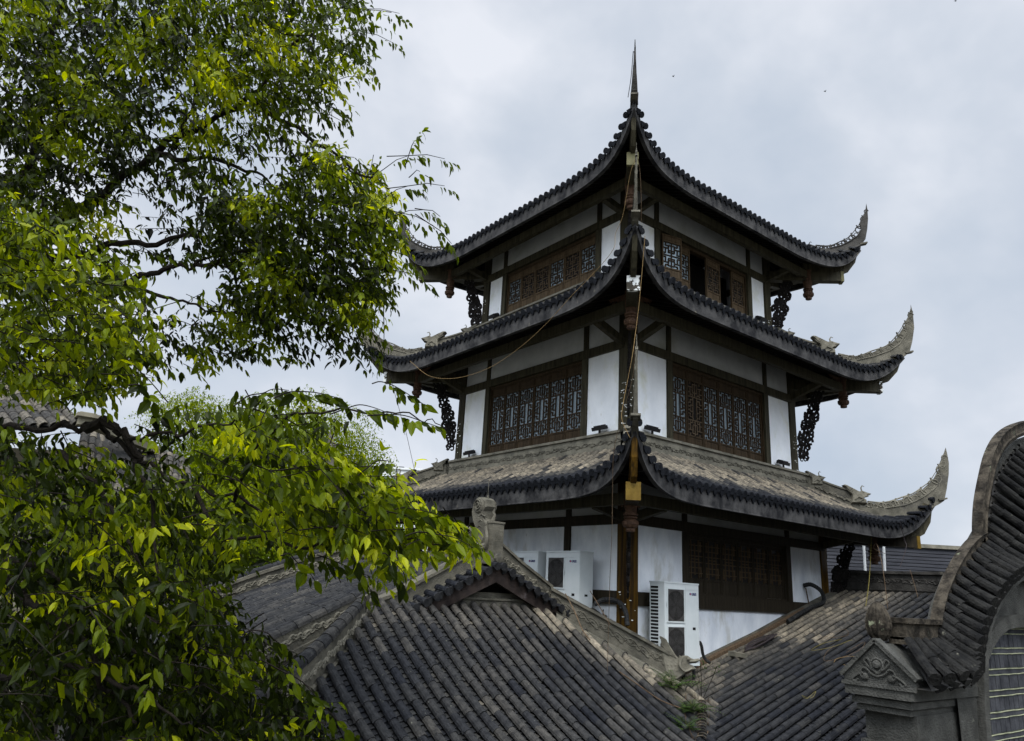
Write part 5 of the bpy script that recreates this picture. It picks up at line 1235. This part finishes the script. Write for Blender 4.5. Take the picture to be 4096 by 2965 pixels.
def fill(lv, tw, poly, count, depth, ls, tintf, holes=(), droop=.6, length=(.25, .5), bias=V((0, 0, 0)), twigs=.5, young=0, size_of=None):
    xs = [p[0] for p in poly]; ys = [p[1] for p in poly]; k = 0; tries = 0
    while k < count and tries < count*60:
        tries += 1; x = RT.uniform(min(xs), max(xs)); y = RT.uniform(min(ys), max(ys))
        if not inside(poly, x, y): continue
        if any(((x-h[0])/h[2])**2+((y-h[1])/h[3])**2 < 1 and RT.random() < h[4] for h in holes): continue
        # clumping: natural thin and thick areas
        cl = .5+.5*math.sin(x*.021+1.7*math.sin(y*.013))*math.sin(y*.024+1.1*math.sin(x*.017))
        if RT.random() > .42+.75*cl: continue
        d = RT.uniform(*depth); L = RT.uniform(*length); s_ = ls*(size_of(x, y) if size_of else 1)
        dr = (bias+V((RT.uniform(-1, 1), RT.uniform(-1, 1), RT.uniform(-.6, .45)))).normalized()
        p = at(x*VK, y*VK, d)-dr*L*.5+V((0, 0, .02))
        sprig(lv, tw if RT.random() < twigs else None, p, dr, L, s_, tintf(x, y, d, cl), droop, young=young); k += 1
# --- upper tree (farther, small dark leaves)
t1 = thing('broadleaf_tree', at(-900, 2600, 6.5), 'tall dark green broadleaf tree whose upper boughs fill the top left of the sky', 'tree')
t1.location.z = -5.6
bm = MB()
tp_ = t1.location
base = V((tp_.x, tp_.y, -5.6)); crown0 = at(-700, 1500, 6.3)
bm.tube(smoothpath([base, base.lerp(crown0, .5)+V((.1, .05, 0)), crown0, at(-500, 700, 6.2), at(-300, 100, 6.4), at(-200, -500, 6.6)], 6), [.24-.005*i for i in range(31)], 10)
shift(bm.build('trunk', 'bark', t1)); bm = MB()
limb(bm, [(-380, 830, 6.3), (-150, 640, 6.2), (60, 520, 6), (160, 470, 5.9), (250, 410, 5.8), (330, 350, 5.7), (400, 300, 5.7), (520, 240, 5.6), (600, 170, 5.6), (640, 110, 5.6)], .062, .010, 8)
limb(bm, [(-300, 500, 6.2), (0, 420, 6), (80, 345, 5.9), (150, 250, 5.9), (185, 200, 5.9), (215, 120, 5.9)], .045, .014)
limb(bm, [(75, 350, 5.9), (95, 220, 5.8), (115, 100, 5.8), (135, 0, 5.8), (150, -80, 5.8)], .032, .014)
limb(bm, [(330, 350, 5.7), (420, 350, 5.6), (540, 370, 5.6), (620, 420, 5.5)], .028, .006)
limb(bm, [(385, 330, 5.7), (400, 290, 5.7), (430, 220, 5.8), (440, 120, 5.8)], .025, .008)
limb(bm, [(-200, 700, 5.6), (60, 590, 5.4), (250, 545, 5.2), (360, 535, 5.1), (470, 520, 5.1), (600, 545, 5.1)], .04, .006)
limb(bm, [(-100, 760, 5.5), (150, 690, 5.3), (290, 625, 5.1), (360, 597, 5.0), (430, 585, 5.0), (520, 560, 5.0)], .04, .006)
limb(bm, [(200, 640, 5.2), (340, 650, 5.0), (440, 680, 5.0), (560, 700, 5.0)], .018, .004)
limb(bm, [(560, 230, 5.6), (650, 280, 5.5), (720, 330, 5.3), (800, 380, 5.1), (860, 420, 5.0)], .022, .004)
limb(bm, [(430, 585, 5.0), (560, 560, 5.0), (700, 560, 4.9), (800, 520, 4.9), (880, 470, 4.9)], .016, .003)
limb(bm, [(500, 55, 5.9), (600, 62, 5.8), (700, 90, 5.8), (780, 120, 5.7)], .018, .003)
limb(bm, [(640, 110, 5.6), (720, 40, 5.6), (800, 0, 5.6), (850, -10, 5.6)], .012, .003)
shift(bm.build('boughs', 'bark', t1))
lv, tw = Leaves(), MB()
UP = [(-60, -60), (760, -60), (840, 10), (860, 30), (820, 80), (800, 150), (760, 190), (745, 250), (690, 290), (720, 330), (790, 350), (840, 380), (850, 430), (865, 480), (890, 530), (880, 570), (845, 620), (835, 690), (825, 740), (845, 790), (800, 800), (770, 760), (740, 790), (690, 740), (640, 800), (590, 780), (540, 800), (480, 810), (430, 830), (390, 760), (350, 820), (300, 860), (250, 850), (200, 880), (130, 850), (60, 880), (-60, 860)]
HO = [(350, 480, 110, 34, .75), (400, 640, 130, 60, .6), (130, 700, 40, 30, .6), (600, 620, 40, 20, .5), (320, 350, 40, 22, .8), (570, 385, 80, 45, .85), (330, 600, 90, 26, .95), (350, 535, 120, 18, .92), (395, 640, 100, 30, .95), (300, 480, 60, 30, .7), (420, 720, 80, 35, .6), (180, 380, 30, 60, .6), (660, 300, 50, 40, .6), (410, 440, 60, 30, .6), (480, 600, 60, 20, .7), (300, 700, 40, 60, .6), (760, 310, 30, 20, .9), (340, 780, 30, 40, .8), (640, 330, 40, 30, .5), (130, 640, 40, 20, .6), (230, 300, 40, 30, .5), (700, 420, 30, 25, .5), (560, 480, 40, 20, .5)]
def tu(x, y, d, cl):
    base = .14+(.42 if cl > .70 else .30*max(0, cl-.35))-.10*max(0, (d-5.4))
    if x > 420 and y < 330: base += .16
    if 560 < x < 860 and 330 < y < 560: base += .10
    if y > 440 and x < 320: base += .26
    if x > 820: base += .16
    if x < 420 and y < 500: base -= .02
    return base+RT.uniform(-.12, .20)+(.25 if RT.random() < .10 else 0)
rt = V((CR.x, CR.y, 0))
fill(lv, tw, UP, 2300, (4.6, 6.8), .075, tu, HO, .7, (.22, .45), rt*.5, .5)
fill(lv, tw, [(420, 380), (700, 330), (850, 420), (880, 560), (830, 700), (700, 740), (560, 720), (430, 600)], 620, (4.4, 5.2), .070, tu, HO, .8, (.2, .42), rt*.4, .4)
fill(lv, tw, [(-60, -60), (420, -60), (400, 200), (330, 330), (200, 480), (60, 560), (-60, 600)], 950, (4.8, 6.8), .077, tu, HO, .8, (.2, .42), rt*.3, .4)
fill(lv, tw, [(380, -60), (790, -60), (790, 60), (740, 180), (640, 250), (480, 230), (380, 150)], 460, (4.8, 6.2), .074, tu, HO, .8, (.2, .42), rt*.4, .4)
# larger near sprays at the left
fill(lv, tw, [(-60, 420), (40, 440), (140, 500), (260, 560), (330, 640), (350, 760), (300, 860), (200, 880), (60, 870), (-60, 900)], 380, (3.3, 4.2), .070, lambda x, y, d, c: .46+RT.uniform(-.25, .35), [(300, 480, 60, 30, .8), (130, 700, 30, 50, .5)], .8, (.2, .4), rt*.5, .6)
for (x0, y0, x1, y1, d_) in ((800, 20, 885, 30, 5.4), (800, 70, 870, 95, 5.4), (790, 120, 830, 160, 5.4), (740, 240, 770, 260, 5.3), (850, 375, 905, 345, 4.9), (905, 345, 985, 352, 4.9), (850, 440, 905, 412, 4.9), (905, 412, 985, 412, 4.9), (870, 480, 940, 465, 4.8), (940, 465, 975, 480, 4.8), (880, 470, 960, 500, 4.8), (950, 495, 1000, 540, 4.75), (880, 560, 920, 585, 4.8), (880, 600, 945, 625, 4.8), (850, 700, 850, 780, 4.8), (700, 250, 760, 270, 5.2), (740, 180, 800, 170, 5.2), (905, 345, 918, 312, 4.9), (915, 385, 930, 380, 4.9), (840, 770, 870, 850, 4.6)):
    a, b = at(x0*VK, y0*VK, d_), at(x1*VK, y1*VK, d_); L = (b-a).length
    tw.tube([a-(b-a)*.6+V((0, 0, -.02)), a, a.lerp(b, .5)+V((0, 0, .02)), b], [.004, .0035, .003, .002], 4)
    for q in range(max(2, int(L/.07))):
        p = a.lerp(b, (q+.5)/max(2, int(L/.07))); 
        if RT.random() < .75: sprig(lv, None, p, (b-a).normalized()+V((RT.uniform(-.5, .5), RT.uniform(-.5, .5), RT.uniform(-.6, .1))), .11, .066, .42, .9, .5)
    sprig(lv, None, b-(b-a).normalized()*.06, (b-a)+V((0, 0, -.05)), .16, .07, .42, 1.0, .42)
shift(tw.build('twigs', 'bark', t1)); shift(lv.build('crown', 'leaf', t1))
# --- lower, nearer tree with large leaves
t2 = thing('young_broadleaf_tree', at(-650, 3300, 4.2), 'nearer bright green tree with large pointed leaves at the lower left', 'tree')
t2.location.z = -5.6; base = V((t2.location.x, t2.location.y, -5.6)); bm = MB()
bm.tube(smoothpath([base, base.lerp(at(-500, 2500, 4.4), .6), at(-450, 2300, 4.3), at(-500, 1500, 4.6)], 6), [.16-.004*i for i in range(19)], 10)
shift(bm.build('trunk', 'bark', t2)); bm = MB()
limb(bm, [(-220, 1000, 4.2), (0, 955, 4.0), (110, 948, 3.9), (190, 945, 3.8), (240, 960, 3.75), (290, 1005, 3.7), (350, 1040, 3.7), (430, 1080, 3.7), (520, 1105, 3.7), (620, 1140, 3.7), (720, 1165, 3.6), (800, 1190, 3.6)], .019, .004, 8)
limb(bm, [(190, 943, 3.8), (240, 940, 3.7), (280, 965, 3.7), (310, 1020, 3.7)], .03, .016)
limb(bm, [(285, 970, 3.7), (350, 965, 3.6), (440, 950, 3.5), (520, 930, 3.4)], .012, .004)
limb(bm, [(300, 1020, 3.7), (330, 1100, 3.6), (345, 1200, 3.5), (350, 1300, 3.4)], .016, .005)
limb(bm, [(130, 1000, 3.6), (200, 1060, 3.5), (240, 1110, 3.4), (270, 1180, 3.3), (310, 1250, 3.3)], .014, .005)
limb(bm, [(-200, 1220, 3.6), (0, 1285, 3.4), (100, 1360, 3.3), (180, 1420, 3.2), (240, 1520, 3.2), (300, 1600, 3.1)], .026, .007)
limb(bm, [(-100, 1280, 3.6), (60, 1250, 3.5), (190, 1320, 3.4), (300, 1440, 3.3), (420, 1490, 3.3)], .02, .005)
limb(bm, [(430, 1080, 3.7), (480, 1180, 3.5), (600, 1200, 3.4), (760, 1210, 3.3), (900, 1200, 3.2), (980, 1205, 3.2)], .012, .003)
limb(bm, [(620, 1135, 3.7), (720, 1090, 3.5), (800, 1075, 3.4), (880, 1080, 3.3)], .010, .003)
limb(bm, [(520, 1110, 3.7), (560, 1000, 3.5), (640, 930, 3.4), (740, 910, 3.3), (840, 915, 3.2), (930, 925, 3.2), (985, 950, 3.2)], .009, .002)
limb(bm, [(-50, 1500, 3.4), (150, 1480, 3.2), (300, 1530, 3.1), (420, 1600, 3.0)], .018, .004)
shift(bm.build('boughs', 'bark', t2))
lv, tw = Leaves(), MB()
LO = [(-60, 930), (60, 940), (160, 990), (250, 1000), (330, 960), (370, 900), (420, 930), (560, 880), (640, 890), (720, 900), (760, 960), (790, 1010), (850, 1050), (900, 1090), (960, 1130), (1030, 1160), (1050, 1215), (990, 1230), (940, 1260), (890, 1290), (830, 1260), (790, 1290), (740, 1260), (690, 1240), (640, 1200), (580, 1220), (520, 1270), (470, 1290), (480, 1380), (560, 1400), (620, 1440), (650, 1510), (700, 1550), (760, 1640), (770, 1700), (-60, 1700)]
HL = [(250, 985, 90, 30, .85), (420, 1020, 40, 22, .4), (330, 1310, 90, 60, .35), (900, 1170, 60, 25, .3)]
def tl_(x, y, d, cl):
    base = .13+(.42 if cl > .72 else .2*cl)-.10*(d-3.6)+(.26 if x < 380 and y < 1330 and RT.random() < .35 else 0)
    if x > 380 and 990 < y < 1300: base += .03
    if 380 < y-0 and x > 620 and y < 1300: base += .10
    if y > 1300 or x < 120: base -= .10  # lower left leaves tinted darker to stand in for canopy shade
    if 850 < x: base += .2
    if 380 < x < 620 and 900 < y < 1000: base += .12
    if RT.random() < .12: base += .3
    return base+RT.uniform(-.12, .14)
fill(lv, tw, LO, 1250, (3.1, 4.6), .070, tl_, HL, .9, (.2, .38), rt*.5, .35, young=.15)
fill(lv, tw, [(-60, 1250), (300, 1240), (480, 1330), (560, 1430), (640, 1500), (720, 1640), (700, 1700), (-60, 1700)], 420, (2.9, 4.4), .085, lambda x, y, d, c: .10+.16*c+RT.uniform(-.1, .14)+(.50 if RT.random() < .10 else 0), [], .8, (.2, .4), rt*.5, .5)  # mostly dark leaves, the corner's shade carried by the tint
fill(lv, tw, [(-60, 950), (160, 1000), (330, 1050), (480, 1130), (560, 1220), (470, 1300), (500, 1420), (640, 1500), (720, 1700), (-60, 1700)], 850, (4.6, 6.4), .09, lambda x, y, d, c: .04+.14*c+RT.uniform(-.06, .12), [], .8, (.25, .45), rt*.3, .4)  # deeper layer tinted near black, shade put into the leaf colour
fill(lv, tw, [(640, 1000), (850, 1060), (960, 1130), (1040, 1170), (1030, 1220), (900, 1230), (760, 1200), (640, 1150)], 130, (3.0, 3.5), .085, lambda x, y, d, c: .38+RT.uniform(-.2, .35), [], .7, (.2, .36), rt*.8, .4, young=.25)
for (x0, y0, x1, y1, d_, n_) in ((545, 880, 640, 865, 2.9, 5), (640, 870, 760, 885, 2.9, 6), (760, 905, 860, 915, 3.1, 6), (850, 915, 985, 950, 3.1, 8), (810, 1035, 870, 1025, 3.1, 4), (930, 1180, 1050, 1215, 3.0, 8), (880, 1130, 990, 1150, 3.1, 7), (850, 850, 945, 900, 3.6, 6), (560, 1400, 640, 1440, 3, 4), (300, 850, 350, 900, 2.9, 4), (620, 1480, 770, 1620, 2.9, 8), (640, 1230, 700, 1290, 3, 4), (780, 1230, 830, 1330, 3, 6), (860, 1230, 900, 1310, 3, 5)):
    a, b = at(x0*VK, y0*VK, d_), at(x1*VK, y1*VK, d_+.1)
    jt = lambda s_=.012: V((RT.uniform(-s_, s_), RT.uniform(-s_, s_), RT.uniform(-s_, s_)))
    tw.tube(smoothpath([a-(b-a)*.25+V((0, 0, -.03)), a+jt(), a.lerp(b, .3)+V((0, 0, .015))+jt(), a.lerp(b, .65)+V((0, 0, .01))+jt(), b], 4), [.0032-.0001*i_ for i_ in range(17)], 4)
    for q in range(n_*2):
        p = a.lerp(b, (q+.4)/(n_*2)); ld = ((b-a).normalized()*RT.uniform(-.2, 1.1)+V((RT.uniform(-.8, .8), RT.uniform(-.8, .8), -RT.uniform(.1, 1.1)))).normalized()
        L = RT.uniform(.04, .09); lv.leaf(p, ld, (-CF+V((RT.uniform(-.6, .6), RT.uniform(-.6, .6), RT.uniform(0, .8)))).normalized(), L, L*RT.uniform(.42, .52), min(1, max(0, .34+RT.uniform(-.2, .35))), RT.uniform(-.1, .5))
shift(tw.build('twigs', 'bark', t2)); shift(lv.build('crown', 'leaf', t2))
# --- feathery tree and bushes behind
def cloudtree(name, label, blobs, n, ls, tint, m='leaf_far', trunk=None, cat='tree', wisp=0, group=None):
    c = blobs[0]; t = thing(name, (at(c[0], c[1], c[2]).x, at(c[0], c[1], c[2]).y, -5.6), label, cat, group); lv = Leaves(); tw = MB(); g = V((t.location.x, t.location.y, -5.6))
    for (px, py, d, r) in blobs:
        c_ = at(px, py, d); k_ = int(n*(r/blobs[0][3])**2)
        tw.tube([g, g.lerp(c_, .6), c_], [r*.12, r*.07, r*.02], 6)
        for i in range(k_):
            dr = V((RT.gauss(0, 1), RT.gauss(0, 1), RT.gauss(0, 1))).normalized(); q = c_+dr*r*RT.uniform(.35, 1)**.6
            if wisp and RT.random() < .35:
                q = c_+V((dr.x, dr.y, abs(dr.z)))*r*RT.uniform(.8, 1.25)
                for w_ in range(8): lv.leaf(q+V((dr.x*.1*w_*ls*8, dr.y*.1*w_*ls*8, .03*w_-.009*w_*w_*1.3))*1.0, V((RT.uniform(-1, 1), RT.uniform(-1, 1), RT.uniform(-1, .6))), V((0, 0, 1)), ls, ls*.35, tint+RT.uniform(-.2, .3))
            else:
                for w_ in range(5): lv.leaf(q+V((RT.gauss(0, ls), RT.gauss(0, ls), RT.gauss(0, ls))), V((RT.uniform(-1, 1), RT.uniform(-1, 1), RT.uniform(-1, .4))), V((RT.uniform(-.5, .5), RT.uniform(-.5, .5), 1)), ls*RT.uniform(.7, 1.3), ls*.5, min(1, max(0, tint+.25*dr.z+RT.uniform(-.2, .2))))
    shift(tw.build('trunk', 'bark', t)); shift(lv.build('crown', m, t)); return t
cloudtree('feathery_tree', 'feathery pale green tree with arching wisps seen over the near leaves', [(1180, 1900, 26, 2.6), (950, 1850, 26, 1.6), (760, 1720, 27, 1.3), (1330, 2000, 25, 1.8), (1050, 2100, 24, 2.6), (1420, 2080, 25, 1.3), (1250, 2200, 23, 2.0), (850, 2000, 24, 1.6), (1480, 2180, 24, 1.3)], 4200, .12, .50, wisp=1)
cloudtree('leafy_tree', 'bright yellow green bush showing between the leaves above the hall roof', [(950, 2230, 17, 1.3), (1150, 2170, 18, 1.1), (760, 2330, 16, 1.2), (650, 2150, 17, 1.2), (1050, 2080, 20, 1.5), (850, 2120, 18, 1.2), (1300, 2120, 19, 1.1)], 1000, .09, .48, cat='bush')
cloudtree('leafy_tree', 'green bush low at the far left behind the near leaves', [(250, 2350, 13, 1.6), (60, 2200, 14, 1.3), (420, 2550, 12, 1.2), (520, 2100, 18, 1.6), (300, 2100, 16, 1.2)], 420, .09, .3, cat='bush')
def hitroof(px, py, h=.04):
    d = at(px, py, 1)-CAM; t_ = 4.0
    while t_ < 16:
        p = CAM+d*t_; za = A0(p.y) if (p.y < topyA(p.x) and p.x < -2) else -9; zb_ = B0(p.x) if (p.y < -2.75 and p.x > -5) else -9
        if p.z < max(za, zb_)+h: return p
        t_ += .02
    return CAM+d*9.5
def dep(px, py, h=.04): return (hitroof(px, py, h)-CAM).dot(CF)
# ferns and weeds growing in the valley
def weed(name, label, px, py, depth, n, ln, tint, up=1.0, m='fern'):
    o = hitroof(px, py, .03); t = thing(name, o, label, 'plant', 'ferns growing from the roof valley'); lv = Leaves(); st = MB()
    for i in range(n):
        a_ = RT.uniform(0, 2*pi); L = ln*RT.uniform(.6, 1.1); d = V((math.cos(a_), math.sin(a_), up*RT.uniform(.7, 1.8))).normalized(); q = o.copy(); pts = [q.copy()]
        for j in range(12):
            d = (d+V((0, 0, -.10))).normalized(); q = q+d*L/12; pts.append(q.copy())
            if j > 1:
                sd = d.cross(V((0, 0, 1))).normalized(); w_ = .075*(1-j/14)
                for sg in (-1, 1):
                    for z_ in (.5, 1): lv.leaf(q+sd*sg*w_*(z_-.5)*.8, (sd*sg+d*.4+V((0, 0, -.25))), V((0, 0, 1)), w_*.8, w_*.3, tint+RT.uniform(-.2, .3), .1)
        st.tube(pts[::3], .0025, 3)
    shift(st.build('stems', 'bark', t)); shift(lv.build('fronds', m, t))
weed('fern', 'green fern fronds sprouting from the front roof left of the dragon head', 2690, 2760, 9.6, 24, .46, .9)
weed('fern', 'smaller green fern below the dragon head beside the valley', 2765, 2860, 9.3, 16, .40, .75)
weed('fern', 'sprig of fern low on the front roof beside the valley', 2745, 2925, 9.1, 12, .34, .7)
SDP = dep(2805, 2800)
sw = thing('roof_sapling', at(2805, 2790, SDP), 'bare thin sapling with three stems growing from the roof valley', 'plant'); mb = MB()
for (x, y) in ((2790, 2690), (2770, 2700), (2868, 2665), (2800, 2650)): mb.tube(smoothpath([at(2805, 2810, SDP), at((2805+x)/2+4, (2800+y)/2, SDP), at(x, y, SDP)], 4), .004, 4)
shift(mb.build('stems', 'bark', sw)); lv = Leaves()
for (x, y) in ((2868, 2665), (2880, 2690), (2850, 2680), (2800, 2650), (2775, 2700), (2815, 2670)):
    for q in range(7): lv.leaf(at(x+RT.uniform(-14, 14), y+RT.uniform(-12, 12), SDP), V((RT.uniform(-1, 1), RT.uniform(-1, 1), RT.uniform(-1, .5))), V((0, 0, 1)), .035, .014, .35+RT.uniform(-.2, .2))
shift(lv.build('leaves', 'fern', sw))
vm = thing('dead_brush', hitroof(2800, 2900), 'dry brown weeds and leaf litter clogging the roof valley', 'plant'); mb = MB()
for i in range(90):
    x, y = RT.uniform(2740, 2840), RT.uniform(2800, 2970); a_ = hitroof(x, y, .03)
    mb.tube([a_, a_+V((RT.uniform(-.05, .05), RT.uniform(-.05, .05), RT.uniform(.02, .12)))], .0025, 3)
shift(mb.build('stalks', 'rope_brown', vm))
# ridge of stacked tiles closing the valley
vs_ = MB()
for i in range(14):
    y_ = 2812+i*11; c_ = hitroof(2806+RT.uniform(-4, 4), y_, .09); vs_.tube([c_+CR*(.055*math.cos(a_))+V((0, 0, .03*math.sin(a_)))for a_ in [pi*j/6 for j in range(7)]], .009, 4)
tag(vs_.build('valley_tiles', 'stone_mossy'), 'narrow stack of mossy curved tiles down the roof valley between the two halls', 'tiles')
# birds
for i, (px, py, d_) in enumerate(((2693, 306, 60), (3300, 366, 60), (3822, 4, 60))):
    c_ = at(px, py, d_); mb = MB(); s_ = .12
    mb.lathe([(0, -1.1*s_), (.12*s_, -.9*s_), (.3*s_, -.2*s_), (.26*s_, .3*s_), (.16*s_, .6*s_), (.15*s_, .8*s_), (.03*s_, .95*s_), (0, 1.05*s_)], c_, 8, Matrix.Rotation(pi/2, 3, 'Y'))
    for sg in (-1, 1): mb.prism([(0, 0), (.5*s_, .1*s_), (.3*s_, .9*s_), (-.1*s_, 1.3*s_), (-.2*s_, .6*s_)], c_, V((1, 0, 0)), V((0, sg*.8, .5)).normalized(), .03*s_)
    tag(mb.build('bird', 'black_metal'), ['tiny dark bird in the sky just right of the top spire', 'tiny dark bird in the sky above the right eave tip', 'tiny dark bird at the top edge of the sky on the right'][i], 'bird', 'birds in the sky')
